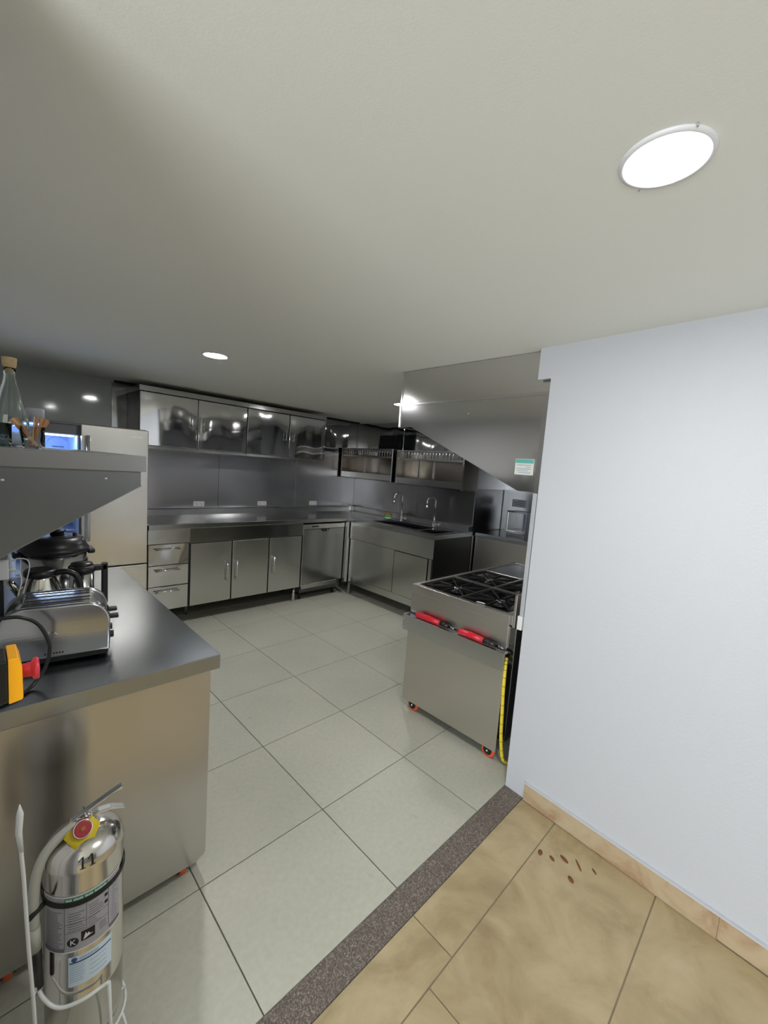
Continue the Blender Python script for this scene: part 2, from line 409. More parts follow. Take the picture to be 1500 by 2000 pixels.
# near wall behind the stove, left and back walls, recess on the right
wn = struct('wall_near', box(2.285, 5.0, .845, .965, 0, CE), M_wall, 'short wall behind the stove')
wl = struct('wall_left', box(-.25, -.10, .97, 5.0, 0, CE), M_wallk, 'left kitchen wall carrying the steel shelf')
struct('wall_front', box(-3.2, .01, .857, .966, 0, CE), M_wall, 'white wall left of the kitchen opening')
wb = struct('wall_back', box(-.25, 5.0, 4.95, 5.1, 0, CE), M_grey, 'glossy grey back wall of the kitchen')
for a, b in ((1.062, 2.098), (2.098, 3.175), (3.175, 4.316)):
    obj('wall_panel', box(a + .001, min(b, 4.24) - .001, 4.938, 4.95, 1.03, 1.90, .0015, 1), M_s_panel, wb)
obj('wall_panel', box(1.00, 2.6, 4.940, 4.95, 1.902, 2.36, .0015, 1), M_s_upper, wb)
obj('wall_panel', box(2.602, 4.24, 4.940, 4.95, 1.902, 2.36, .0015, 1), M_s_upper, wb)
ws = struct('wall_far_right', box(4.25, 4.4, 2.73, 5.0, 0, CE), M_grey, 'steel clad wall behind the sinks')
for a, b in ((2.73, 3.954), (3.956, 4.938)):
    obj('wall_panel', box(4.24, 4.25, a + .001, b - .001, 1.03, 1.53, .0015, 1), M_s_dark, ws)
    obj('wall_panel', box(4.24, 4.25, a + .001, b - .001, 1.532, 2.36, .0015, 1), M_s_upper, ws)
wt = struct('wall_return', box(4.40, 4.92, 2.73, 2.80, 0, CE), M_grey, 'steel clad wall turning behind the corner of the sink run')
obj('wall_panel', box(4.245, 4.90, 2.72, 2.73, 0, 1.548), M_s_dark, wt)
obj('wall_panel', box(4.245, 4.90, 2.71, 2.73, 1.55, 2.36, .0015, 1), M_s_body, wt)
wq = struct('wall_recess', box(4.90, 5.0, .97, 2.8, 0, CE), M_grey, 'wall of the recess behind the stove')
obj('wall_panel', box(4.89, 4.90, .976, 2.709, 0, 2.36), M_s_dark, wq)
struct('ceiling', box(-3.2, 5.0, -3.2, 5.1, CE, CE + .1), M_ceil, 'low pale grey painted ceiling')
struct('shadow_gap_strip', box(1.02, 4.24, 4.90, 4.939, 2.362, CE - .001), M_void, 'dark strip painted as the shadow gap above the steel cladding')  # solid dark strip in place of the shade below the ceiling
# unseen hall behind the camera, guessed to set daylight and reflections; wide opening
struct('wall_hall_left', boxes([(-3.2, -3.05, -3.2, -2.65, 0, CE), (-3.2, -3.05, .45, .857, 0, CE), (-3.2, -3.05, -2.65, .45, 2.34, CE)]), M_wall, 'left wall of the hall with the wide opening to daylight')
struct('wall_rear', box(-3.05, 2.0, -3.15, -3.05, 0, CE), M_rear, 'dark rear wall of the hall')

# ================================================================== DOWNLIGHTS
def downlight(x, y, r, label):
    t = thing('ceiling_downlight', label, 'ceiling light', (x, y, CE), group='round ceiling downlights')
    obj('rim', lathe([(r * .84, -.004), (r * .86, -.007), (r * .98, -.006), (r, -.001), (r, 0), (r * .84, 0)], (x, y, CE), 64), M_rim, t)
    obj('diffuser', lathe([(0, -.0045), (r * .845, -.0045), (r * .845, -.001), (0, -.001)], (x, y, CE), 64), M_lamp, t)
    for s in (-1, 1):
        obj('spring_clip', tube([(x + s * r * .70, y + s * r * .70, CE - .001), (x + s * r * .74, y + s * r * .735, CE - .006), (x + s * r * .76, y + s * r * .73, CE - .001)], .002, 6), M_chrome, t)
    return t
downlight(1.022, .283, .086, 'large bright round downlight in the ceiling by the white wall')
downlight(1.175, 2.877, .086, 'round downlight over the middle of the kitchen, before the wall cabinets')
downlight(3.16, 3.02, .086, 'small looking round downlight beside the steel hood')

# ================================================================== HELPERS FOR FURNITURE
def bar_handle(name, p0, p1, out, parent, r=.006, mat=None):
    """bar handle with two posts; out = vector from the face"""
    p0, p1, out = Vector(p0), Vector(p1), Vector(out); d = (p1 - p0)
    bm = tube([p0 + out, p1 + out], r, 10)
    for t in (.12, .88): join(bm, tube([p0 + d * t, p0 + d * t + out], r * .75, 8))
    return obj(name, bm, mat or M_chrome, parent)
def caster(parent, x, y, r=.042, yaw=0.0, top=.10):
    c = obj('caster', boxes([(x - .028, x + .028, y - .028, y + .028, top - .006, top)], .001), M_blackm, parent)
    f = boxes([(x - .020, x - .016, y - .018, y + .018, r * .6, top - .006), (x + .016, x + .020, y - .018, y + .018, r * .6, top - .006)])
    obj('fork', f, M_blackm, c)
    obj('wheel', lathe([(0, -.013), (r * .62, -.013), (r * .64, -.010)][::-1] + [(r * .64, -.012), (r * .95, -.011), (r, -.006), (r, .006), (r * .95, .011), (r * .64, .012)], (x, y, r), 28, 'x'), M_orange, c)
    obj('hub', lathe([(0, -.0155), (r * .62, -.0155), (r * .62, .0155), (0, .0155)], (x, y, r), 20, 'x'), M_blackm, c)
    obj('axle_bolt', lathe([(0, -.024), (.006, -.024), (.006, .024), (0, .024)], (x, y, r), 10, 'x'), M_chrome, c)
    return c

# ================================================================== WALL CABINETS (back wall)
YU = 4.52
def wall_cabinet(xa, xb, label, first):
    z0, z1 = 1.768, 2.279; xm = (xa + xb) / 2
    t = thing('wall_cabinet', label, 'cabinet', (xm, 4.72, z0), group='steel wall cabinets above the back worktop')
    obj('body', boxes([(xa, xb, YU + .02, 4.936, z0 - .018, 2.279)], .001), M_s_black, t)
    obj('top_rail', box(xa - (.004 if first else 0), xb, YU - .004, 4.936, 2.283, 2.334, .003), M_s_body, t)
    obj('bottom_rail', box(xa, xb, YU + .004, YU + .02, z0 - .03, z0 - .002, .002), M_s_body, t)
    for k, (a, b) in enumerate(((xa, xm), (xm, xb))):
        d = obj('door', box(a + .005, b - .005, YU, YU + .019, z0 + .002, z1 - .004, .003), M_s_wavy, t)
        hx = b - .055 if k == 0 else a + .055
        bar_handle('handle', (hx, YU, 1.955), (hx, YU, 2.10), (0, -.028, 0), d)
    return t
wall_cabinet(1.142, 2.230, 'wavy polished steel double-door wall cabinet nearer the refrigerator', True)
wall_cabinet(2.232, 3.330, 'wavy polished steel double-door wall cabinet at the right, ending short of the corner', False)

# ================================================================== BACK RUN BASE UNITS
YB = 4.20; ZB = .185
t = thing('drawer_cabinet', 'steel base cabinet with three long-handled drawers beside the refrigerator', 'cabinet', (1.33, 4.5, 0))
obj('body', box(1.142, 1.515, YB + .02, 4.80, ZB, .984), M_s_black, t)
obj('apron', box(1.142, 1.515, YB - .002, YB + .02, .846, .984, .002), M_s_body, t)
for k, (a, b) in enumerate(((.640, .842), (.432, .636), (.192, .428))):
    d = obj('drawer', box(1.146, 1.508, YB - .003, YB + .019, a, b, .004), M_s_draw, t)
    bar_handle('handle', (1.20, YB - .003, b - .045), (1.42, YB - .003, b - .045), (0, -.03, 0), d, .007)
for x in (1.2,):
    for y in (4.5, 4.74): obj('leg', cyl((x, y, 0), .019, ZB, 16), M_chrome, t)
t = thing('base_cabinet', 'steel base cabinet with three plain doors under the back worktop', 'cabinet', (2.17, 4.5, 0))
obj('body', box(1.516, 2.835, YB + .02, 4.80, ZB, .984), M_s_black, t)
obj('apron', box(1.516, 2.835, YB - .002, YB + .02, .836, .984, .002), M_s_apron, t)
for a, b, hx in ((1.530, 1.949, 1.900), (1.961, 2.386, 2.005), (2.399, 2.826, 2.450)):
    d = obj('door', box(a, b, YB - .003, YB + .019, ZB + .004, .829, .004), M_s_door, t)
    bar_handle('handle', (hx, YB - .003, .40), (hx, YB - .003, .615), (0, -.03, 0), d, .0075)
for x, yy_ in ((1.60, (4.5, 4.74)), (2.787, (4.262, 4.74))):
    for y in yy_: obj('leg', cyl((x, y, 0), .018, ZB, 16), M_chrome, t)
# dishwasher
t = thing('dishwasher', 'steel dishwasher with pale control strip, between base cabinet and corner', 'dishwasher', (3.16, 4.5, .0))
obj('body', box(2.856, 3.470, YB + .03, 4.78, .10, .968), M_fdark, t)
obj('door', box(2.852, 3.474, YB - .012, YB + .03, .212, .905, .006), M_s_dw, t)
cp = obj('control_panel', box(2.850, 3.476, YB - .016, YB + .03, .907, .968, .004), M_s_body, t, 'pale steel control strip')
obj('display', box(2.955, 3.055, YB - .0175, YB - .015, .930, .945), M_black, cp)
for k in range(6):
    obj('button', cyl((3.13 + k * .022, YB - .0155, .938), .004, .003, 10, 'y'), M_black, cp)
obj('handle_recess', prism([(3.09, .903), (3.235, .903), (3.215, .868), (3.12, .868)], 'y', YB - .0145, YB - .010), M_void, t, 'dark recessed grip')
obj('badge', cyl((3.205, YB - .016, .884), .012, .004, 16, 'y'), M_chrome, t)
obj('kick_plate', box(2.850, 3.40, YB - .005, YB + .02, .157, .209, .002), M_s_body, t)
for x in (2.90, 3.42):
    for y in (4.30, 4.7): obj('foot', cyl((x, y, 0), .016, .10, 12), M_blackm, t)
obj('side_trim', box(2.836, 2.849, YB - .012, YB + .02, .19, .966, .002), M_chrome, t)

# worktops
t = thing('worktop', 'long brushed steel worktop with upstand along the back wall', 'worktop', (2.6, 4.5, .985))
obj('top', box(1.142, 4.24, YB - .02, 4.936, .985, 1.033, .004), M_s_top, t)
obj('upstand', prism([(4.83, 1.033), (4.936, 1.033), (4.936, 1.105), (4.85, 1.105), (4.838, 1.098)], 'x', 1.142, 4.15), M_s_body, t)
obj('upstand_cap', box(4.10, 4.15, 4.80, 4.84, 1.034, 1.107, .006), M_chrome, t)
XS = 3.53
t = thing('sink_worktop', 'steel worktop with two sunken basins along the right wall', 'worktop', (3.9, 3.4, .985))
ylo, yhi = 2.722, 4.178
bas = [(2.82, 3.045, 3.64, 4.02), (3.10, 3.84, 3.64, 4.02)]
top = [(XS - .02, 3.64, ylo, yhi, .985, 1.033), (4.02, 4.238, ylo, yhi, .985, 1.033),
       (3.64, 4.02, ylo, 2.82, .985, 1.033), (3.64, 4.02, 3.045, 3.10, .985, 1.033), (3.64, 4.02, 3.84, yhi, .985, 1.033)]
obj('top', boxes(top), M_s_top, t)
for y0, y1, x0, x1 in bas:
    obj('basin', boxes([(x0, x1, y0, y1, .76, .765), (x0 - .003, x0, y0, y1, .76, 1.0), (x1, x1 + .003, y0, y1, .76, 1.0), (x0, x1, y0 - .003, y0, .76, 1.0), (x0, x1, y1, y1 + .003, .76, 1.0)]), M_s_dark, t)
obj('upstand', box(4.15, 4.238, 2.722, 4.80, 1.034, 1.10, .003), M_s_shelf2, t)
# sink base
t = thing('sink_cabinet', 'steel sink base cabinet with sliding doors, on round legs in the right run', 'cabinet', (3.85, 3.4, 0))
fr = [(XS + .01, XS + .03, 2.726, 4.12, .162, .246), (XS + .01, XS + .03, 2.726, 2.79, .246, .76), (XS + .01, XS + .03, 4.085, 4.12, .246, .76)]
obj('frame', boxes(fr, .002), M_s_body, t)
obj('apron', box(XS - .004, XS + .03, 2.726, 4.12, .768, .984, .003), M_s_door, t)
obj('end_panel', box(XS + .005, 4.235, 2.724, 2.745, .15, .984), M_s_black, t)
obj('floor_panel', box(XS + .03, 4.20, 2.75, 4.12, .165, .185), M_s_dark, t)
obj('door', box(XS + .014, XS + .024, 3.295, 4.085, .248, .762, .002), M_s_door, t)
dn = obj('door', box(XS + .002, XS + .0125, 2.80, 3.303, .252, .758, .002), M_s_door, t)
obj('door_gap_shade', box(XS + .004, XS + .0138, 3.304, 3.312, .250, .760), M_blackm, dn)  # dark strip painted in for the shaded gap where the sliding doors meet
obj('corner_post', box(3.482, 3.528, 4.135, 4.179, .17, .984, .003), M_s_body, t)
for x, y in ((3.58, 4.14), (3.58, 2.80), (4.15, 4.06), (4.15, 2.80)): obj('leg', cyl((x, y, 0), .018, .162 if y < 4.1 else .984, 16), M_chrome, t)
# second, recessed counter
t = thing('recessed_counter', 'steel counter set back in the recess, seen between sink run and stove', 'counter', (4.6, 1.9, 0))
obj('top', box(4.28, 4.888, .98, 2.706, .985, 1.033, .003), M_s_top, t)
obj('front_panel', box(4.30, 4.31, .98, 1.90, .15, .984), M_s_body, t)
obj('front_panel', box(4.30, 4.31, 1.905, 2.706, .15, .984), M_s_stove, t)
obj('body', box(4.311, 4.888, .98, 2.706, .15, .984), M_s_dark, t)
for y in (1.05, 2.6):
    for x in (4.36, 4.82): obj('leg', cyl((x, y, 0), .018, .15, 12), M_chrome, t)
# steel box on it
t = thing('steel_box', 'open-framed steel box standing on the recessed counter', 'box', (4.58, 2.30, 1.034))
obj('shell', boxes([(4.50, 4.70, 2.19, 2.42, 1.034, 1.040), (4.50, 4.70, 2.19, 2.42, 1.318, 1.326), (4.50, 4.70, 2.19, 2.197, 1.04, 1.318), (4.50, 4.70, 2.413, 2.42, 1.04, 1.318), (4.69, 4.70, 2.197, 2.413, 1.04, 1.318)]), M_s_dark, t)
obj('front_rim', boxes([(4.492, 4.50, 2.183, 2.427, 1.312, 1.330), (4.492, 4.50, 2.183, 2.427, 1.085, 1.100), (4.492, 4.50, 2.183, 2.192, 1.10, 1.312), (4.492, 4.50, 2.418, 2.427, 1.10, 1.312)]), M_chrome, t)
t = thing('wall_notice', 'small lilac notice stuck on the dark steel above the steel box', 'notice', (4.887, 2.49, 1.40))
obj('sheet', box(4.8885, 4.8895, 2.397, 2.588, 1.352, 1.448), M_lilac, t)
for k, w in enumerate((.10, .15, .12)): obj('print_line', box(4.8878, 4.8884, 2.42, 2.42 + w, 1.425 - k * .022, 1.432 - k * .022), M_navy, t)

# ================================================================== FAUCETS
def faucet(x, y, label, knob):
    t = thing('faucet', label, 'faucet', (x, y, 1.033), group='gooseneck faucets over the sinks')
    R = .058; zt = 1.345
    pts = [(x, y, 1.034), (x, y, zt)] + [(x - R + R * math.cos(a), y + .35 * R * (1 - math.cos(a)), zt + R * math.sin(a)) for a in [PI * k / 10 for k in range(1, 11)]] + [(x - 2 * R, y + .7 * R, zt - .05)]
    obj('spout', tube(pts, .0105, 12), M_chrome, t)
    obj('base', lathe([(0, 0), (.026, 0), (.026, .006), (.019, .012), (.019, .06), (.012, .068), (0, .068)], (x, y, 1.0335), 24), M_chrome, t)
    obj('nozzle', tube([(x - 2 * R, y + .7 * R, zt - .045), (x - 2 * R, y + .7 * R, zt - .08)], .0135, 12), M_chrome, t)
    l = obj('lever', tube([(x, y - .018, 1.07), (x, y - .06, 1.075)], .012, 12), M_chrome, t)
    obj('knob', cyl((x, y - .085, 1.075), .018, .028, 16, 'y'), M_chrome, l)
    return t
faucet(4.085, 3.745, 'tall chrome gooseneck faucet next to the green tub', 0)
faucet(4.085, 3.185, 'tall chrome gooseneck faucet nearer the stove, right of the other', 1)
t = thing('cleaner_tub', 'small green tub with orange lid standing by the left faucet', 'tub', (4.02, 3.94, 1.033))
obj('tub', lathe([(0, 0), (.048, 0), (.052, .065), (.050, .067), (0, .067)], (4.02, 3.93, 1.034), 28), M_tub, t)
obj('lid', lathe([(0, .067), (.054, .067), (.054, .080), (.050, .083), (0, .083)], (4.02, 3.93, 1.034), 28), M_tublid, t, 'orange lid')
obj('label_band', lathe([(.0502, .010), (.0512, .010), (.0516, .024), (.0506, .024)], (4.02, 3.93, 1.034), 28), M_cream, t)

# ================================================================== OPEN PLATE RACKS
def rack(y0, y1, z0, z1, label, post):
    t = thing('plate_rack', label, 'rack', (4.08, (y0 + y1) / 2, z0), group='open steel plate racks above the sinks')
    x0, x1 = 3.93, 4.238
    obj('bottom_shelf', boxes([(x0, x1, y0 + .01, y1 - .01, z0, z0 + .006), (x0, x0 + .005, y0 + .01, y1 - .01, z0, z0 + .085)]), M_s_body, t)
    obj('back_panel', box(x1 - .006, x1, y0 + .012, y1 - .012, z0 + .006, z1 - .10), M_s_brown, t)
    for k, y in enumerate((y0, y1 - .012)):
        obj('end_plate', box(x0 - .004, x1, y, y + .012, z0 - .006, z1, .002), M_s_brown, t)
    obj('edge_trim', box(x0 - .010, x0 - .004, y0 - .002, y0 + .016, z0 - .008, z1, .002), M_chrome, t, 'bright folded front edge')
    obj('post', box(x0 + .15, x0 + .175, post - .012, post + .012, z0 + .006, z1 - .10), M_s_dark, t)
    obj('rail', boxes([(x0 + .02, x0 + .032, y0 + .012, y1 - .012, z1 - .115, z1 - .10), (x1 - .05, x1 - .038, y0 + .012, y1 - .012, z1 - .115, z1 - .10), (x0 + .02, x0 + .032, y0 + .012, y1 - .012, z1 - .012, z1), (x1 - .05, x1 - .038, y0 + .012, y1 - .012, z1 - .012, z1)]), M_s_shelf2, t)
    n = int((y1 - y0) / .05)
    w0 = None
    for k in range(n):
        y = y0 + .035 + k * (y1 - y0 - .07) / (n - 1)
        if w0 is None:
            w0 = obj('divider_wire', tube([(x0 + .026, y, z1 - .10), (x0 + .026, y, z1 - .02), (x0 + .05, y, z1 - .006), (x1 - .06, y, z1 - .006), (x1 - .044, y, z1 - .02), (x1 - .044, y, z1 - .10)], .004, 6), M_chrome, t); yb = y
        else:
            c = w0.copy(); COL.objects.link(c); c.location.y += y - yb
    return t
rack(3.83, 4.90, 1.545, 1.975, 'open steel plate rack nearest the room corner', 4.55)
rack(2.705, 3.765, 1.530, 1.965, 'open steel plate rack partly hidden behind the hood', 3.50)

# ================================================================== OUTLETS
def outlet(x, label):
    t = thing('wall_outlet', label, 'outlet', (x, 4.938, 1.11), group='white wall outlets on the steel backsplash')
    obj('plate', box(x - .062, x + .062, 4.9300, 4.9378, 1.115, 1.172, .003), M_white, t)
    for s in (-1, 1):
        k = obj('socket', box(x + s * .028 - .019, x + s * .028 + .019, 4.9285, 4.9302, 1.125, 1.162, .001), M_white, t)
        obj('slot', boxes([(x + s * .028 - .008, x + s * .028 - .006, 4.9278, 4.9286, 1.145, 1.156), (x + s * .028 + .006, x + s * .028 + .008, 4.9278, 4.9286, 1.145, 1.156), (x + s * .028 - .003, x + s * .028 + .003, 4.9278, 4.9286, 1.130, 1.137)]), M_blackm, k)
outlet(1.875, 'white double wall outlet nearest the refrigerator')
outlet(2.68, 'middle white double wall outlet above the worktop')
outlet(3.48, 'white double wall outlet nearest the corner')

# ================================================================== REFRIGERATOR
YF = 4.05
t = thing('refrigerator', 'tall steel refrigerator, left door open showing blue lit inside', 'refrigerator', (.65, 4.45, 0))
X0, X1, XM = .16, 1.098, .612
ZT = 1.885
obj('cabinet', boxes([(X0, X1, YF + .06, 4.90, .02, .70), (XM, X1 - .004, YF + .05, 4.90, .70, ZT - .012), (X0, X0 + .05, YF + .06, 4.90, .70, ZT - .012), (X0 + .05, XM, YF + .06, 4.90, 1.80, ZT - .012), (X0 + .05, XM, 4.62, 4.90, .70, 1.80)]), M_fdark, t)
inn = obj('interior', boxes([(X0 + .051, XM - .001, 4.60, 4.619, .702, 1.799), (X0 + .051, X0 + .06, YF + .065, 4.60, .702, 1.799), (XM - .01, XM - .001, YF + .065, 4.60, .702, 1.799), (X0 + .06, XM - .01, YF + .065, 4.60, 1.79, 1.799), (X0 + .06, XM - .01, YF + .065, 4.60, .702, .712)]), M_fint, t, 'bluish white lit liner')
obj('light_strip', box(X0 + .08, XM - .03, YF + .10, YF + .13, 1.780, 1.789), M_led, inn, 'glowing strip lamp')
obj('air_vent', lathe([(.075, 0), (.080, -.008), (.086, 0)], (.535, 4.598, 1.695), 32, 'y'), M_fint, inn)
obj('vent_slot', boxes([(.495, .575, 4.590, 4.599, 1.690, 1.697), (.36, .40, 4.590, 4.599, 1.725, 1.733)]), M_navy, inn)
for z in (1.02, 1.32, 1.52): obj('glass_shelf', box(X0 + .062, XM - .012, YF + .12, 4.59, z, z + .006), M_fint, inn)
d = obj('door', box(XM + .006, X1, YF, YF + .048, .716, ZT, .006), M_s_fridge, t)
bar_handle('handle', (XM + .045, YF, .95), (XM + .045, YF, 1.80), (0, -.042, 0), d, .013)
bm = text_bm('SAMSUNG', .022, .0004, 1.05); xf(bm, Matrix.Translation((.945, YF - .0006, 1.812)) @ Matrix.Rotation(PI / 2, 4, 'X'))
obj('lettering', bm, M_chrome, d, 'small silver lettering')
dl = obj('door', box(X0 - .046, X0 + .002, YF - .41, YF + .045, .716, ZT, .006), M_s_fridge, t, 'door standing open at a right angle')
obj('door_liner', box(X0 + .003, X0 + .03, YF - .38, YF + .02, .76, 1.84, .01), M_fint, dl)
dr = obj('drawer', box(X0, X1, YF, YF + .055, .06, .706, .006), M_s_fridge, t)
bar_handle('handle', (.36, YF, .655), (.90, YF, .655), (0, -.042, 0), dr, .012)
obj('drawer_badge', boxes([(.925, 1.02, YF - .002, YF, .672, .684), (.925, 1.02, YF - .002, YF, .645, .657)]), M_chrome, dr)
obj('hinge_cover', box(X0, X1 - .01, YF + .045, YF + .12, ZT - .012, ZT + .006, .003), M_fdark, t)
for x in (.25, 1.0):
    for y in (4.2, 4.8): obj('foot', cyl((x, y, 0), .02, .021, 12), M_blackm, t)

# ================================================================== RANGE HOOD
t = thing('range_hood', 'large steel extractor hood with sloping side, hanging above the stove', 'range hood', (2.8, 1.5, 1.64))
hx0, hx1 = 2.11, 3.58
prof = [(2.020, 2.147), (2.020, 2.003), (1.912, 2.003), (1.095, 1.644), (.967, 1.644), (.967, 2.147)]
obj('side_panel', prism(prof, 'x', hx0, hx0 + .012, .0015), M_s_hood, t)
obj('side_panel', prism(prof, 'x', hx1 - .012, hx1, .0015), M_s_hood, t)
obj('front_panel', box(hx0 + .012, hx1 - .012, 2.008, 2.020, 2.003, 2.147), M_s_hood, t)
obj('top_panel', box(hx0 + .012, hx1 - .012, .985, 2.008, 2.137, 2.147), M_s_hood, t)
obj('back_panel', box(hx0 + .012, hx1 - .012, .985, .995, 1.644, 2.137), M_s_hood, t)
for k in range(3):
    xa = hx0 + .02 + k * .477
    obj('filter', prism([(1.90, 2.02), (1.10, 1.668), (1.10, 1.69), (1.89, 2.04)], 'x', xa, xa + .47), M_s_dark, t)
obj('ledge', box(hx0 + .006, hx1 - .006, .967, 2.032, 2.1475, 2.168, .003), M_s_body, t)
obj('duct_cover', box(2.13, 3.56, .967, 2.030, 2.169, CE - .003, .002), M_s_hood, t)
obj('corner_trim', box(2.124, 2.140, 2.026, 2.036, 2.169, CE - .003), M_chrome, t)
obj('edge_frame', box(hx0 - .005, hx0 - .0005, .967, 1.000, 1.644, 2.147), M_s_body, t)
obj('edge_frame', box(hx0 - .005, hx0 - .0005, 2.012, 2.024, 2.003, 2.147), M_s_body, t)
obj('rivet', cyl((hx0 - .003, 1.46, 2.075), .004, .004, 10, 'x'), M_chrome, t)
t = thing('hood_notice', 'white paper notice with a green header taped to the hood side', 'notice', (2.104, 1.07, 1.73))
obj('sheet', box(2.1075, 2.109, 1.016, 1.122, 1.733, 1.818), M_cream, t)
obj('header', box(2.1065, 2.1074, 1.018, 1.120, 1.795, 1.816), M_teal, t, 'green header band')
for k, (a, b) in enumerate(((1.03, 1.11), (1.03, 1.06), (1.03, 1.112), (1.045, 1.11), (1.03, 1.10))):
    obj('print_line', box(2.1068, 2.1074, a, b, 1.783 - k * .010, 1.787 - k * .010), M_lilac if k % 2 else M_ink, t)

# ================================================================== STOVE
t = thing('stove', 'steel gas range on orange casters with black cast iron grates', 'stove', (2.8, 1.5, 0))
sx0, sx1, sy0, sy1, sz = 2.25, 3.75, 1.13, 1.90, .900
obj('body', boxes([(sx0, sx1, sy0, sy1, .695, .845), (sx0 + .012, sx1, sy0 + .006, sy1 - .01, .11, .695)], .002), M_s_stove, t)
obj('top_frame', boxes([(sx0, sx0 + .04, sy0, sy1, .845, sz), (sx1 - .03, sx1, sy0, sy1, .845, sz), (sx0 + .04, sx1 - .03, sy1 - .035, sy1, .845, sz), (sx0 + .04, sx1 - .03, sy0, sy0 + .03, .845, sz)], .0015), M_s_stove, t)
obj('drip_pan', box(sx0 + .04, sx1 - .03, sy0 + .03, sy1 - .035, .846, .852), M_pan, t)
obj('back_guard', box(sx0 - .003, sx1, 1.092, 1.108, .835, 1.030, .002), M_s_stove, t)
obj('guard_lip', box(sx0 - .003, sx1, 1.108, 1.129, .846, .904, .001), M_s_stove, t)
obj('back_channel', box(sx0 + .015, sx1, 1.085, 1.135, .11, .83, .002), M_s_dark, t)
gx = [sx0 + .042, 2.729, 3.165]; gy = [sy0 + .032, 1.515, sy1 - .037]
obj('divider', boxes([(sx0 + .04, 3.172, gy[1] - .006, gy[1] + .006, .885, .9005), (gx[1] - .006, gx[1] + .006, sy0 + .03, sy1 - .035, .886, .9000)]), M_s_stove, t)
obj('griddle_plate', box(3.172, sx1 - .03, sy0 + .03, sy1 - .035, .852, .897, .002), M_s_body, t)
for i in range(2):
    for j in range(2):
        xa, xb, ya, yb_ = gx[i] + .009, gx[i + 1] - .009, gy[j] + .009, gy[j + 1] - .009
        cx, cy = (xa + xb) / 2, (ya + yb_) / 2
        b = [(xa, xb, ya, ya + .010, .878, .893), (xa, xb, yb_ - .010, yb_, .878, .893), (xa, xa + .010, ya, yb_, .878, .893), (xb - .010, xb, ya, yb_, .878, .893)]
        gr = obj('grate', boxes(b, .003), M_iron, t, 'black cast iron grate')
        for k in range(8):
            a = 2 * PI * k / 8; ca, sa = math.cos(a), math.sin(a)
            m = min((xb - xa) / 2 / max(abs(ca), 1e-3), (yb_ - ya) / 2 / max(abs(sa), 1e-3)) - .004
            bm = box(.045, m, -.0045, .0045, .880, .895, .002); xf(bm, Matrix.Translation((cx, cy, 0)) @ Matrix.Rotation(a, 4, 'Z'))
            obj('grate_bar', bm, M_iron, gr)
        br = obj('burner', lathe([(0, .852), (.055, .852), (.060, .862), (.045, .872), (.038, .880), (0, .882)], (cx, cy, 0), 24), M_iron, t)
        obj('burner_cap', lathe([(0, .890), (.030, .889), (.034, .884), (.034, .882), (0, .882)], (cx, cy, 0), 20), M_chrome, br)
STOVE = t
# side tray and big side panel
obj('side_tray', boxes([(2.182, 2.249, 1.10, 1.906, .680, .686), (2.180, 2.184, 1.10, 1.906, .578, .690), (2.184, 2.249, 1.902, 1.906, .60, .690)], .001), M_s_body, t)
sp = obj('side_panel', box(2.192, 2.198, 1.10, 1.862, .068, .574, .001), M_s_stove, t)
obj('panel_bracket', boxes([(2.198, 2.262, 1.70, 1.73, .12, .15), (2.198, 2.262, 1.20, 1.23, .12, .15)]), M_s_stove, t)
for z in (.595, .655): obj('screw', cyl((2.177, 1.896, z), .004, .004, 10, 'x'), M_chrome, t)
for x, y in ((2.222, 1.775), (2.222, 1.160), (3.65, 1.775), (3.65, 1.16)): caster(t, x, y, .045, top=.11)
# knobs face the kitchen
for k in range(6): obj('knob', cyl((sx0 + .12 + k * .165, sy1, .77), .022, .03, 16, 'y'), M_blackm, t)

def lighter(y0, y1, y2, label):
    x, z = 2.215, .7065
    t = thing('gas_lighter', label, 'lighter', (x, (y0 + y2) / 2, .686), group='red gas lighters in the stove tray')
    L1 = y0 - y1
    obj('grip', xf(tube([(x, y0, z - .004), (x, y0 - .02, z), (x, y0 - L1 * .5, z + .003), (x, y1, z)], [.012, .018, .0195, .016], 14), Matrix.Identity(4)), M_red, t, 'red grip')
    obj('collar', tube([(x, y1, z), (x + .003, y1 - (y1 - y2) * .6, z - .002)], [.0165, .013], 12), M_black, t, 'black collar')
    obj('nozzle', tube([(x + .003, y1 - (y1 - y2) * .6, z - .002), (x + .006, y2, z - .004)], .006, 8), M_s_dark, t)
    obj('trigger', box(x - .016, x - .006, y0 - L1 * .62, y0 - L1 * .45, z + .012, z + .022, .002), M_red, t)
lighter(1.818, 1.600, 1.49, 'red gas lighter in the stove tray, at its far end')
lighter(1.455, 1.265, 1.125, 'red gas lighter in the stove tray, at its near end by the yellow hose')
solo('paper_scrap', prism([(2.285, 1.385), (2.300, 1.375), (2.304, 1.340), (2.296, 1.328), (2.290, 1.345), (2.288, 1.368)], 'z', .9045, .908), M_white, 'white scrap lying on the rim of the stove top', 'scrap', (2.295, 1.36, .9045))
# yellow gas hose with black marks
t = STOVE
hp = [(2.238, 1.116, .645), (2.205, 1.100, .60), (2.186, 1.088, .48), (2.183, 1.078, .33), (2.190, 1.072, .18), (2.215, 1.062, .045), (2.25, 1.045, .010)]
hz = obj('hose', tube(hp, .0100, 10, 8), M_hose, t, 'yellow gas hose with black print')
pts = smooth_path(hp, 8)
for k in range(3, len(pts) - 2, 3):
    p, q = pts[k], pts[k] + (pts[k + 1] - pts[k]).normalized() * .003
    obj('print_mark', tube([p, q], .0102, 10), M_blackm, hz)
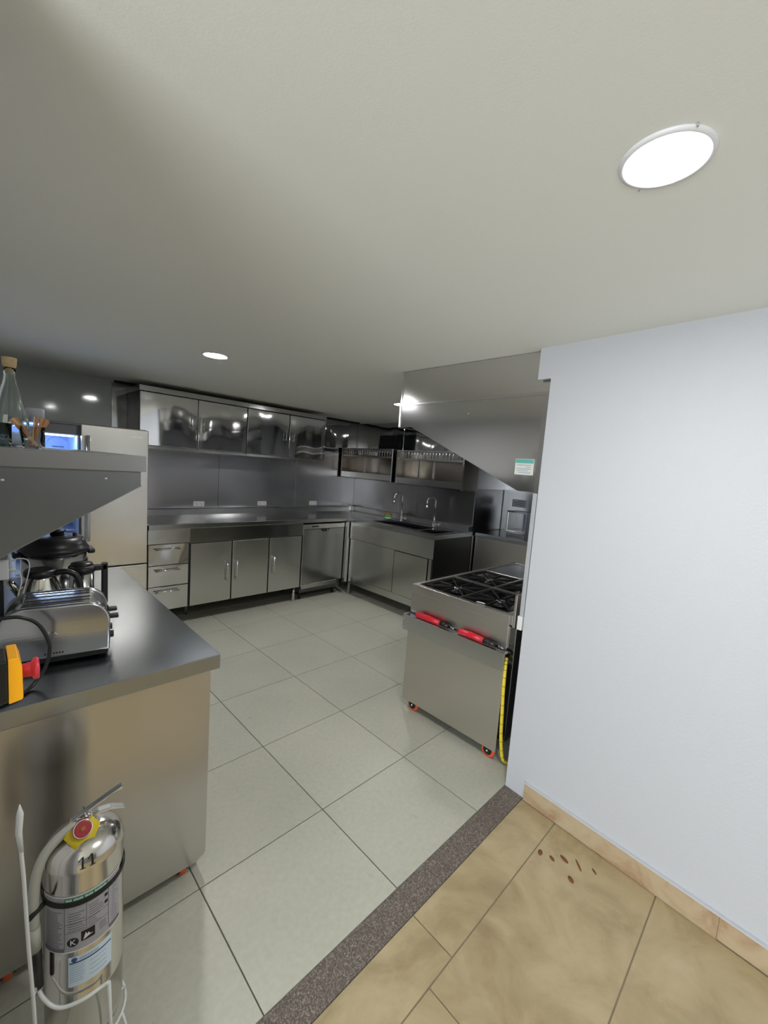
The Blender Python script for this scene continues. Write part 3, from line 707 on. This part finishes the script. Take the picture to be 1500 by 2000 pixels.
# conduit and box at the wall end
t = thing('wall_conduit', 'white cable conduit with switch box on the end of the white wall', 'conduit', (2.10, .985, .9))
obj('channel', box(2.096, 2.108, .975, .998, .97, 1.64, .002), M_cond, t)
obj('switch_box', box(2.088, 2.124, .975, 1.004, .895, .972, .004), M_white, t)

# ================================================================== ISLAND COUNTER (left)
t = thing('island_counter', 'steel work counter on orange casters in the left foreground', 'counter', (.3, 2.3, 0))
ix0, ix1, iy0, iy1 = -.095, .681, 1.53, 3.10
obj('worktop', box(ix0, ix1, iy0, iy1, .880, .9385, .0025), M_s_isl, t)
obj('front_panel', prism([(ix0, .060), (.615, .060), (.652, .085), (.652, .879), (ix0, .879)], 'y', 1.549, 1.556), M_s_islb, t)
obj('panel_seam', boxes([(.178, .186, 1.5465, 1.549, .10, .878), (.203, .206, 1.5475, 1.549, .10, .878)]), M_s_islb, t)
obj('body', box(ix0, .650, 1.556, 3.08, .065, .879, .002), M_s_body, t)
for k in range(3): obj('side_door', box(.6505, .657, 1.60 + k * .5, 2.08 + k * .5, .09, .86, .002), M_s_door, t)
for x, y in ((.575, 1.60), (.045, 1.60), (.575, 3.0), (.045, 3.0)): caster(t, x, y, .030, top=.065)

# ================================================================== LEFT WALL SHELF
t = thing('wall_shelf', 'dark steel wall shelf with triangular bracket above the left counter', 'shelf', (.1, 2.2, 1.63))
obj('board', boxes([(-.098, .481, 1.80, 2.95, 1.684, 1.690), (-.098, .481, 1.800, 1.804, 1.630, 1.684), (.476, .481, 1.804, 2.95, 1.630, 1.684), (-.098, .476, 2.946, 2.95, 1.630, 1.684)], .0008), M_s_shelf2, t)
for y in (1.812, 2.90):
    b = obj('bracket', prism([(-.098, 1.683), (.465, 1.683), (.465, 1.575), (-.098, 1.236)], 'y', y, y + .006), M_s_shelf, t)
    obj('bracket_flange', prism([(.467, 1.573), (.467, 1.577), (-.098, 1.238), (-.098, 1.234)], 'y', y - .003, y + .022), M_s_shelf2, b)
    for x, z in ((.068, 1.585), (.35, 1.60)): obj('screw', lathe([(0, -.004), (.005, -.003), (.006, 0)], (x, y - .0005, z), 12, 'y'), M_chrome, b)

# bottle, jar, tumbler, sticks
def bottle():
    x, y, z = .098, 1.965, 1.6905
    t = thing('glass_bottle', 'clear glass bottle with a cork stopper on the steel shelf', 'bottle', (x, y, z))
    prof = [(0, .002), (.046, .002), (.050, .008), (.050, .085), (.047, .11), (.030, .18), (.018, .225), (.0155, .245), (.017, .262), (.017, .270),
            (.0135, .270), (.0125, .245), (.0150, .222), (.027, .178), (.0435, .109), (.0465, .085), (.0465, .012), (.040, .008), (0, .008)]
    obj('bottle_body', lathe(prof, (x, y, z), 40), M_glass, t)
    obj('cork', lathe([(0, .250), (.0110, .250), (.0122, .268), (.0185, .276), (.021, .302), (.020, .304), (0, .304)], (x, y, z), 24), M_cork, t, 'tan cork stopper')
bottle()
t = thing('spice_jar', 'small clear jar with pale lid behind the corked bottle', 'jar', (.176, 2.12, 1.6905))
obj('jar_body', lathe([(0, 0), (.030, 0), (.031, .004), (.031, .095), (.027, .110), (.025, .110), (.028, .095), (.028, .005), (0, .005)], (.176, 2.12, 1.6905), 28), M_glass, t)
obj('lid', lathe([(0, .108), (.030, .108), (.030, .148), (.027, .152), (0, .152)], (.176, 2.12, 1.6905), 28), M_lilac, t)
t = thing('glass_tumbler', 'short greenish glass tumbler at the left end of the shelf', 'glass', (.068, 1.865, 1.6905))
obj('tumbler', lathe([(0, 0), (.026, 0), (.027, .003), (.029, .078), (.0275, .078), (.0255, .006), (0, .006)], (.068, 1.865, 1.6905), 28), glass('green_glass', (.80, .90, .85), ior=1.15), t)
sgx, sgy = .148, 1.872
t = thing('stirrer_glass', 'clear glass cup holding wooden stirrers on the shelf front', 'glass', (sgx, sgy, 1.6905))
obj('cup', lathe([(0, 0), (.024, 0), (.025, .003), (.036, .075), (.0345, .075), (.0235, .006), (0, .006)], (sgx, sgy, 1.6905), 32), M_glass2, t)
sticks = [(-.012, -.004, -.040, -.002, .066, 0), (-.008, -.008, -.036, .004, .070, 1), (-.004, .006, -.030, .014, .073, 0), (.000, -.006, .004, -.014, .078, 1),
          (.004, .000, .028, .006, .076, 0), (.006, -.003, .032, -.002, .074, 0), (.008, .005, .034, .014, .070, 0), (.002, .008, .014, .026, .078, 0), (-.004, .002, .022, -.014, .080, 0)]
nm = ['leaning far left', 'leaning left, pale', 'leaning back left', 'pale, standing nearly upright in front', 'leaning right', 'leaning right, widest', 'leaning back right', 'leaning straight back', 'crossing the others to the right']
for k, (bx, by, ex, ey, h, pale) in enumerate(sticks):
    p = Vector((sgx - bx * 1.0, sgy + by, 1.698)); q = Vector((sgx + ex, sgy + ey, 1.698 + h))
    if k in (0, 1, 2): p = Vector((sgx + .016 - k * .004, sgy + by, 1.698))
    d_ = (q - p); q = p + d_ * 1.28
    L_ = (q - p).length; w = .0045 if k != 3 else .002
    bm = box(-w, w, -.0007, .0007, 0, L_, .0004, 1)
    rot = Vector((0, 0, 1)).rotation_difference(d_.normalized()).to_matrix().to_4x4()
    xf(bm, Matrix.Translation(p) @ rot)
    solo('wooden_stirrer', bm, M_wood2 if pale else M_wood, 'flat wooden stirrer in the glass cup, ' + nm[k], 'stirrer', tuple(p), 'wooden stirrers in the glass cup')

# ================================================================== APPLIANCES ON THE ISLAND (z = .9385)
ZI = .9390
# toaster: local coordinates, x along length
tl, td, th = .312, .195, .215
t = thing('toaster', 'brushed steel four-slot toaster on the left counter', 'toaster', (.214, 1.872, ZI), -math.radians(8.5))
def rrect(w, h, r, n=8, z0=0):
    p = [(-w, z0), (w, z0)]
    for k in range(n + 1):
        a = PI / 2 * k / n; p.append((w - r + r * math.cos(a), h - r + r * math.sin(a)))
    for k in range(n + 1):
        a = PI / 2 + PI / 2 * k / n; p.append((-w + r + r * math.cos(a), h - r + r * math.sin(a)))
    return p
def rr_prism(w, h, r, y0, y1, z0, bev):
    bm = prism(rrect(w, h, r, 10, z0), 'y', y0, y1)
    es = [e for e in bm.edges if abs(e.verts[0].co.y - e.verts[1].co.y) < 1e-5]
    bmesh.ops.bevel(bm, geom=es, offset=bev, segments=3, affect='EDGES', profile=.5)
    for f in bm.faces: f.smooth = True
    return bm
obj('base', box(-tl / 2 + .004, tl / 2 - .004, -td / 2 + .004, td / 2 - .004, .006, .034, .006), M_black, t, local=True)
obj('shell', rr_prism(tl / 2 - .004, th - .004, .070, -td / 2 + .012, td / 2 - .012, .030, .003), M_toast, t, local=True)
for s in (-1, 1):
    obj('side_panel', rr_prism(tl / 2, th, .074, s * td / 2 - .012, s * td / 2 + .012, .030, .008), M_toast, t, local=True)
for k, y in enumerate((-.062, -.024, .020, .058)):
    sl = obj('slot', box(-.095, .095, y - .011, y + .011, th - .0045, th - .0025, .0005), M_void, t, local=True)
    obj('slot_rim', boxes([(-.097, .097, y - .0135, y - .011, th - .005, th + .0005), (-.097, .097, y + .011, y + .0135, th - .005, th + .0005)]), M_chrome, sl, local=True)
for y in (-.042, .042):
    lv = obj('lever', box(tl / 2, tl / 2 + .030, y - .016, y + .016, .128, .140, .004), M_black, t, local=True)
    obj('lever_slot', box(tl / 2 - .003, tl / 2 + .001, y - .003, y + .003, .05, .15), M_void, t, local=True)
    obj('dial', cyl((tl / 2 - .002, y, .062), .013, .016, 16, 'x'), M_black, t, local=True)
yy = -td / 2 - .0125
bm = prism([(-.030, .112), (-.022, .128), (-.019, .127), (-.027, .111)], 'y', yy, yy + .0006)
join(bm, prism([(-.020, .128), (-.010, .125), (-.010, .122), (-.019, .124)], 'y', yy, yy + .0006)); join(bm, prism([(-.006, .123), (.001, .118), (.003, .112), (-.001, .116), (-.007, .120)], 'y', yy, yy + .0006))
obj('emblem', bm, M_chrome, t, 'small bright emblem', local=True)
obj('maker_mark', boxes([(-.035 + k * .008, -.030 + k * .008, yy, yy + .0006, .044, .050) for k in range(7)]), M_black, t, local=True)
for x in (-.13, .13):
    for y in (-.07, .07): obj('foot', cyl((x, y, 0), .010, .007, 12), M_blackm, t, local=True)
# big electric pressure cooker
cx, cy = .275, 2.50
t = thing('pressure_cooker', 'electric pressure cooker with steel body and black lid under the shelf', 'cooker', (cx, cy, ZI))
obj('body', lathe([(0, .004), (.118, .004), (.124, .012), (.126, .03), (.126, .262), (0, .262)], (cx, cy, ZI), 48), M_pot, t)
obj('base_ring', lathe([(0, 0), (.120, 0), (.129, .006), (.129, .035), (.1262, .036)], (cx, cy, ZI), 48), M_black, t)
ld = obj('lid', lathe([(.1265, .258), (.134, .262), (.137, .272), (.134, .285), (.128, .290), (.126, .300), (.112, .328), (.095, .336), (0, .340)], (cx, cy, ZI), 48), M_black, t, 'glossy black lid')
obj('lid_handle', lathe([(0, .338), (.028, .338), (.026, .352), (.034, .356), (.034, .364), (0, .366)], (cx + .01, cy, ZI), 28), M_black, ld)
obj('valve', lathe([(0, .325), (.009, .325), (.009, .350), (0, .352)], (cx + .075, cy - .03, ZI), 16), M_black, ld)
for s in (-1, 1): obj('side_handle', box(cx + s * .140 - .016, cx + s * .140 + .016, cy - .05, cy + .05, ZI + .245, ZI + .270, .008), M_black, t)
obj('control_panel', arc_patch((cx, cy), .1262, -40, 6, ZI + .05, ZI + .22, .004), M_black, t)
# kettle
cx, cy = .192, 2.195
t = thing('kettle', 'small steel kettle with black lid and curved handle behind the toaster', 'kettle', (cx, cy, ZI))
obj('body', lathe([(0, 0), (.074, 0), (.078, .006), (.078, .10), (.072, .16), (.052, .215), (.049, .225), (0, .225)], (cx, cy, ZI), 40), M_kettle, t)
obj('lid', lathe([(.052, .222), (.054, .228), (.054, .243), (.048, .250), (.040, .246), (.0, .244)], (cx, cy, ZI), 36), M_black, t)
obj('handle', tube([(cx + .045, cy - .02, ZI + .232), (cx + .085, cy - .03, ZI + .236), (cx + .118, cy - .038, ZI + .215), (cx + .132, cy - .045, ZI + .16), (cx + .125, cy - .04, ZI + .08), (cx + .07, cy - .02, ZI + .04)], .012, 12, 5), M_black, t)
obj('spout', tube([(cx - .06, cy, ZI + .15), (cx - .085, cy, ZI + .19), (cx - .10, cy, ZI + .215)], [.018, .014, .010], 12), M_kettle, t)
# jug with square black handle
cx, cy = .345, 2.26
t = thing('steel_jug', 'steel jug with a square black handle beside the kettle', 'jug', (cx, cy, ZI))
obj('body', lathe([(0, 0), (.046, 0), (.048, .005), (.046, .235), (.044, .235), (.045, .008), (0, .008)], (cx, cy, ZI), 36), M_pot, t)
obj('rim_band', lathe([(.0465, .205), (.050, .205), (.050, .232), (.0465, .232)], (cx, cy, ZI), 36), M_black, t)
hb = boxes([(cx + .046, cx + .098, cy - .012, cy + .012, ZI + .205, ZI + .232), (cx + .076, cx + .100, cy - .012, cy + .012, ZI + .045, ZI + .240), (cx + .046, cx + .080, cy - .012, cy + .012, ZI + .045, ZI + .065)], .004)
obj('handle', hb, M_black, t)
obj('lid', lathe([(0, .236), (.044, .236), (.040, .246), (0, .250)], (cx, cy, ZI), 28), M_black, t)
# socket tower with white charger
t = thing('socket_tower', 'black upright power strip at the left edge of the counter', 'power strip', (.045, 2.10, ZI))
obj('housing', box(.015, .076, 2.085, 2.145, ZI, 1.315, .006), M_black, t)
t = thing('charger', 'white plug-in charger on the black power strip', 'charger', (.07, 2.07, 1.19))
obj('charger_body', box(.040, .090, 2.042, 2.084, 1.195, 1.272, .005), M_white, t)
obj('plug', tube([(.090, 2.06, 1.228), (.108, 2.055, 1.230)], .007, 10), M_white, t)
obj('cable', tube([(.105, 2.055, 1.230), (.118, 2.05, 1.220), (.124, 2.045, 1.180), (.112, 2.04, 1.12), (.105, 2.05, 1.02), (.098, 2.07, .945)], .0022, 6, 6), M_white, t)
solo('charging_cable', tube([(.092, 2.095, 1.245), (.12, 2.10, 1.262), (.152, 2.10, 1.24), (.138, 2.095, 1.15), (.10, 2.08, 1.0), (.085, 2.05, .943)], .0022, 6, 6), M_wire, 'thin pale cable looping from the black power strip', 'cable', (.092, 2.08, .943))
solo('power_cable', tube([(-.06, 1.70, 1.150), (.0, 1.685, 1.172), (.05, 1.665, 1.172), (.097, 1.66, 1.168), (.140, 1.66, 1.135), (.166, 1.655, 1.065), (.158, 1.65, 1.00), (.122, 1.63, .950), (.077, 1.585, .9445), (.02, 1.56, .9445), (-.06, 1.57, .9445)], .0055, 10, 8), M_black, 'thick black power cable looping in front of the toaster', 'cable', (.05, 1.62, .9445))
# emergency stop box on the wall end
t = thing('emergency_stop', 'yellow and black emergency stop box with red mushroom button', 'switch', (.03, .91, 1.316))
obj('back_box', box(.011, .0350, .880, .945, 1.279, 1.352, .003), M_black, t)
obj('cover', prism([(.035, 1.277), (.052, 1.280), (.0535, 1.283), (.0525, 1.340), (.048, 1.355), (.035, 1.355)], 'y', .8785, .9465, .0015), M_yel, t, 'yellow cover')
obj('button', lathe([(0, 0), (.012, 0), (.012, .008), (.013, .010), (.0125, .014), (.018, .017), (.0195, .020), (.018, .024), (0, .026)], (.0525, .913, 1.316), 28, 'x'), M_redb, t, 'red mushroom button')

# ================================================================== FIRE EXTINGUISHER
EX, EY, ER = .196, 1.25, .090
t = thing('fire_extinguisher', 'steel fire extinguisher marked 11 with grey label in white wire stand', 'fire extinguisher', (EX, EY, .10))
pr = [(0, .112), (.070, .104), (.084, .108), (.088, .125), (ER, .15), (ER, .262), (ER + .0012, .264), (ER, .267), (ER, .636), (ER + .001, .640), (ER - .001, .645)]
for k in range(1, 9):
    a = PI / 2 * k / 8; pr.append((.024 + (ER - .025) * math.cos(a), .645 + .050 * math.sin(a)))
pr += [(.024, .704), (0, .704)]
obj('tank', lathe(pr, (EX, EY, 0), 64), M_tank, t)
lab = obj('label', arc_patch((EX, EY), ER + .0003, -167, -41, .418, .578, seg=24), M_lab, t, 'grey printed instruction label')
rl = ER + .0010
for z in (.4185, .5765): obj('label_edge', arc_patch((EX, EY), rl, -167, -41, z, z + .0022), M_wire, lab)
obj('green_band', arc_patch((EX, EY), rl, -126, -66, .5635, .5735), M_green, lab)
bm = nb()
for k in range(26):
    a = -124 + k * 2.15
    if k in (4, 11, 17): continue
    join(bm, arc_patch((EX, EY), rl + .0006, a, a + 1.3, .5655, .5655 + .005 + .001 * (k % 3 == 0), .0003, 1))
obj('band_lettering', bm, M_wire, lab)
bm = nb()
random.seed(3)
for a0, a1, z0, z1, st in ((-160, -130, .435, .535, .0055), (-60, -44, .432, .55, .010), (-122, -98, .50, .535, .007), (-95, -72, .50, .54, .007), (-122, -98, .478, .497, .007), (-95, -76, .478, .497, .007), (-80, -64, .445, .468, .006)):
    z = z0
    while z < z1:
        join(bm, arc_patch((EX, EY), rl, a0 + random.uniform(0, 2), a1 - random.uniform(0, 8), z, z + .0016, .0003, 4)); z += st
obj('small_print', bm, M_labw, lab)
bm = nb()
for a0, a1, z0, z1 in ((-127, -126.2, .43, .56), (-65, -64.2, .43, .56), (-97, -96.2, .476, .545), (-126, -65, .4985, .4995), (-126, -65, .4735, .4745)):
    join(bm, arc_patch((EX, EY), rl, a0, a1, z0, z1, .0003, 8))
obj('panel_rule', bm, M_labw, lab)
obj('black_band', arc_patch((EX, EY), rl, -164, -127, .4225, .432), M_labw, lab)
obj('black_band', arc_patch((EX, EY), rl, -63, -43, .424, .434), M_labw, lab)
def wrap(bm, a_c, z_c, r):
    """wrap flat x/y shape on the cylinder around angle a_c (deg), height z_c"""
    for v in bm.verts:
        a = math.radians(a_c) + v.co.x / ER; rr = r + v.co.z
        zz = z_c + v.co.y
        v.co = Vector((EX + rr * math.cos(a), EY + rr * math.sin(a), zz))
    return bm
def disc2(r, n=24, th=.0004):
    return cyl((0, 0, 0), r, th, n)
obj('class_disc', wrap(disc2(.0125), -115, .4465, rl), M_blackm, lab)
bm = text_bm('K', .021, .0002); xf(bm, Matrix.Translation((-.0068, -.0072, .0005)))
obj('class_letter', wrap(bm, -115, .4465, rl), M_wire, lab, 'letter K')
bm = nb(); 
for a0 in range(5): join(bm, box(-.0145 + a0 * .0058, -.0087 + a0 * .0058, -.014, .014, 0, .0004))
obj('pictogram', wrap(bm, -94.5, .456, rl), M_blackm, lab)
bm = prism([(-.010, -.010), (.010, -.002), (.004, -.001), (.001, .006), (-.002, .001), (-.005, .009), (-.008, -.001)], 'z', .0005, .0009)
obj('flame_mark', wrap(bm, -94.5, .455, rl), M_wire, lab)
for z in (.51, .53, .548): obj('arrow_mark', arc_patch((EX, EY), rl, -71, -66, z, z + .008, .0003, 3), M_blackm, lab)
stk = obj('service_sticker', arc_patch((EX, EY), ER + .0004, -121.5, -58.5, .316, .402), M_blue, t, 'pale blue service sticker')
rs = ER + .0011
obj('sticker_rule', arc_patch((EX, EY), rs, -120, -60, .3835, .3875, .0003), M_navy, stk)
obj('logo_disc', wrap(disc2(.0065), -113, .3945, rs), M_navy, stk)
bm = nb()
for k in range(12):
    a = -106 + k * 2.2
    join(bm, arc_patch((EX, EY), rs, a, a + 1.4, .3905, .3965 + .001 * (k % 2), .0003, 1))
obj('sticker_title', bm, M_ink, stk)
bm = nb()
for k in range(8):
    join(bm, arc_patch((EX, EY), rs, -119, -100 + random.uniform(-2, 2), .378 - k * .0068, .3795 - k * .0068, .0003, 4))
    if k % 2: join(bm, arc_patch((EX, EY), rs, -92, -66 + random.uniform(-6, 2), .378 - k * .0068, .3795 - k * .0068, .0003, 4))
obj('sticker_print', bm, M_ink, stk)
obj('strap', arc_patch((EX, EY), ER + .0016, -180, 180, .550, .5635, .002, 48), M_blackm, t, 'black strap')
# number 11 on the dome
bm = nb()
for dx in (-.0135, .0065):      # a '1' = stem, flag and foot, cut into short rows so that it follows the dome
    for k in range(12):
        z0 = -.010 + k * .0026; add_box(bm, dx, dx + .0042, z0, z0 + .0026, .0004, .0008)
    for k in range(4): add_box(bm, dx - .0018 * (k + 1), dx - .0018 * k, .0170 - k * .0020, .0200 - k * .0020, .0004, .0008)
    for k in range(4): add_box(bm, dx - .0036 + k * .003, dx - .0006 + k * .003, -.0122, -.0096, .0004, .0008)
for v in bm.verts:
    a = math.radians(-94) + v.co.x / .085; s = v.co.y  # run up the shoulder
    k = max(0, min(PI / 2 * .95, s / .060 + .18)); rr = .024 + (ER - .025) * math.cos(k) + v.co.z * math.cos(k) + .0006; zz = .645 + .050 * math.sin(k) + v.co.z * math.sin(k) + .0008
    v.co = Vector((EX + rr * math.cos(a), EY + rr * math.sin(a), zz))
obj('number', bm, M_blackm, t, 'black number 11')
# valve head
vx, vy = EX, EY
obj('valve_body', boxes([(vx - .020, vx + .016, vy - .014, vy + .014, .700, .728), (vx - .030, vx - .010, vy - .012, vy + .012, .706, .722)], .003), M_chrome, t)
tg = cyl((0, 0, 0), .040, .0012, 6); xf(tg, Matrix.Translation((vx - .010, vy - .030, .705)) @ Matrix.Rotation(math.radians(38), 4, 'X'))
obj('yellow_tag', tg, M_tag, t, 'yellow collar tag')
gz = Matrix.Translation((vx - .010, vy - .032, .712)) @ Matrix.Rotation(math.radians(52), 4, 'X')
gg = obj('gauge', xf(lathe([(0, 0), (.0215, 0), (.0225, .004), (.0215, .009), (.016, .009), (0, .009)], (0, 0, 0), 28), gz), M_gred, t, 'round red pressure gauge')
obj('gauge_ring', xf(lathe([(.0195, .0092), (.0220, .0085), (.0210, .0105), (.0192, .0102)], (0, 0, 0), 28), gz), M_chrome, gg)
obj('gauge_face', xf(cyl((0, 0, .0091), .007, .0008, 18), gz), M_tublid, gg)
obj('squeeze_lever', boxes([]) if False else tube([(vx - .032, vy, .718), (vx + .02, vy, .740), (vx + .075, vy, .760), (vx + .086, vy, .762)], [.0035, .004, .0055, .0065], 8), M_chrome, t)
obj('lever_flange', prism([(vx - .032, .720), (vx + .084, .766), (vx + .086, .770), (vx - .030, .726)], 'y', vy - .009, vy + .009, .001), M_chrome, t)
obj('carry_handle', prism([(vx - .015, .722), (vx + .030, .724), (vx + .060, .720), (vx + .092, .702), (vx + .092, .698), (vx + .058, .714), (vx + .028, .718), (vx - .015, .714)], 'y', vy - .010, vy + .010, .001), M_chrome, t)
obj('safety_pin', tube([(vx + .0, vy - .024, .735), (vx + .0, vy + .02, .735)], .0018, 6), M_chrome, t)
hp = [(vx - .012, vy, .714), (vx - .035, vy - .01, .711), (.134, 1.235, .700), (.108, 1.23, .676), (.092, 1.225, .632), (.086, 1.22, .570), (.086, 1.215, .50)]
obj('hose', tube(hp, .0115, 14, 6), M_fhose, t, 'beige discharge hose')
obj('hose_end', tube([(.086, 1.215, .505), (.088, 1.213, .44)], [.0125, .0125], 14), M_fhose, t)
obj('nozzle', tube([(.088, 1.213, .442), (.090, 1.211, .40), (.094, 1.209, .335)], [.0125, .011, .010], 14), M_black, t, 'black nozzle')
obj('hose_clip', tube([(EX - .085, EY - .03, .555), (.074, 1.20, .548)], .006, 8), M_blackm, t)

# white wire stand
t = thing('extinguisher_stand', 'white coated wire stand holding the steel fire extinguisher', 'stand', (.15, 1.2, 0))
pole = [(.061, 1.17, .855), (.060, 1.17, .80), (.0655, 1.17, .700), (.072, 1.17, .505), (.079, 1.17, .356), (.084, 1.17, .20), (.088, 1.17, .006)]
obj('pole', tube(pole, .0042, 10), M_wire, t)
obj('pole_tip', tube([(.0610, 1.17, .885), (.0612, 1.17, .86), (.0585, 1.17, .815), (.0625, 1.17, .765)], [.001, .007, .0065, .0045], 10), M_wire, t)
ring = [(.079, 1.172, .36)] + [(EX + .114 * math.cos(math.radians(a)), EY + .106 * math.sin(math.radians(a)), .285 + .06 * max(0, (-130 - a) / 40)) for a in (-160, -148, -136, -124, -110, -95, -80)]
obj('front_loop', tube(ring + [(.232, 1.142, .288)], .0045, 10, 4), M_wire, t)
obj('front_leg', tube([(.232, 1.142, .288), (.236, 1.142, .16), (.240, 1.140, .008)], .0045, 10), M_wire, t)
obj('base_ring', tube([(EX + .098 * math.cos(2 * PI * k / 36), EY + .098 * math.sin(2 * PI * k / 36), .098) for k in range(37)], .004, 8), M_wire, t)
obj('cross_wire', tube([(EX - .098, EY, .098), (EX + .098, EY, .098)], .004, 8), M_wire, t)
obj('cross_wire', tube([(EX, EY - .098, .098), (EX, EY + .098, .098)], .004, 8), M_wire, t)
for a in (-140, -38, 60, 140):
    x, y = EX + .098 * math.cos(math.radians(a)), EY + .098 * math.sin(math.radians(a))
    obj('stand_leg', tube([(x, y, .10), (EX + (x - EX) * 1.25, EY + (y - EY) * 1.25, .006)], .004, 8), M_wire, t)
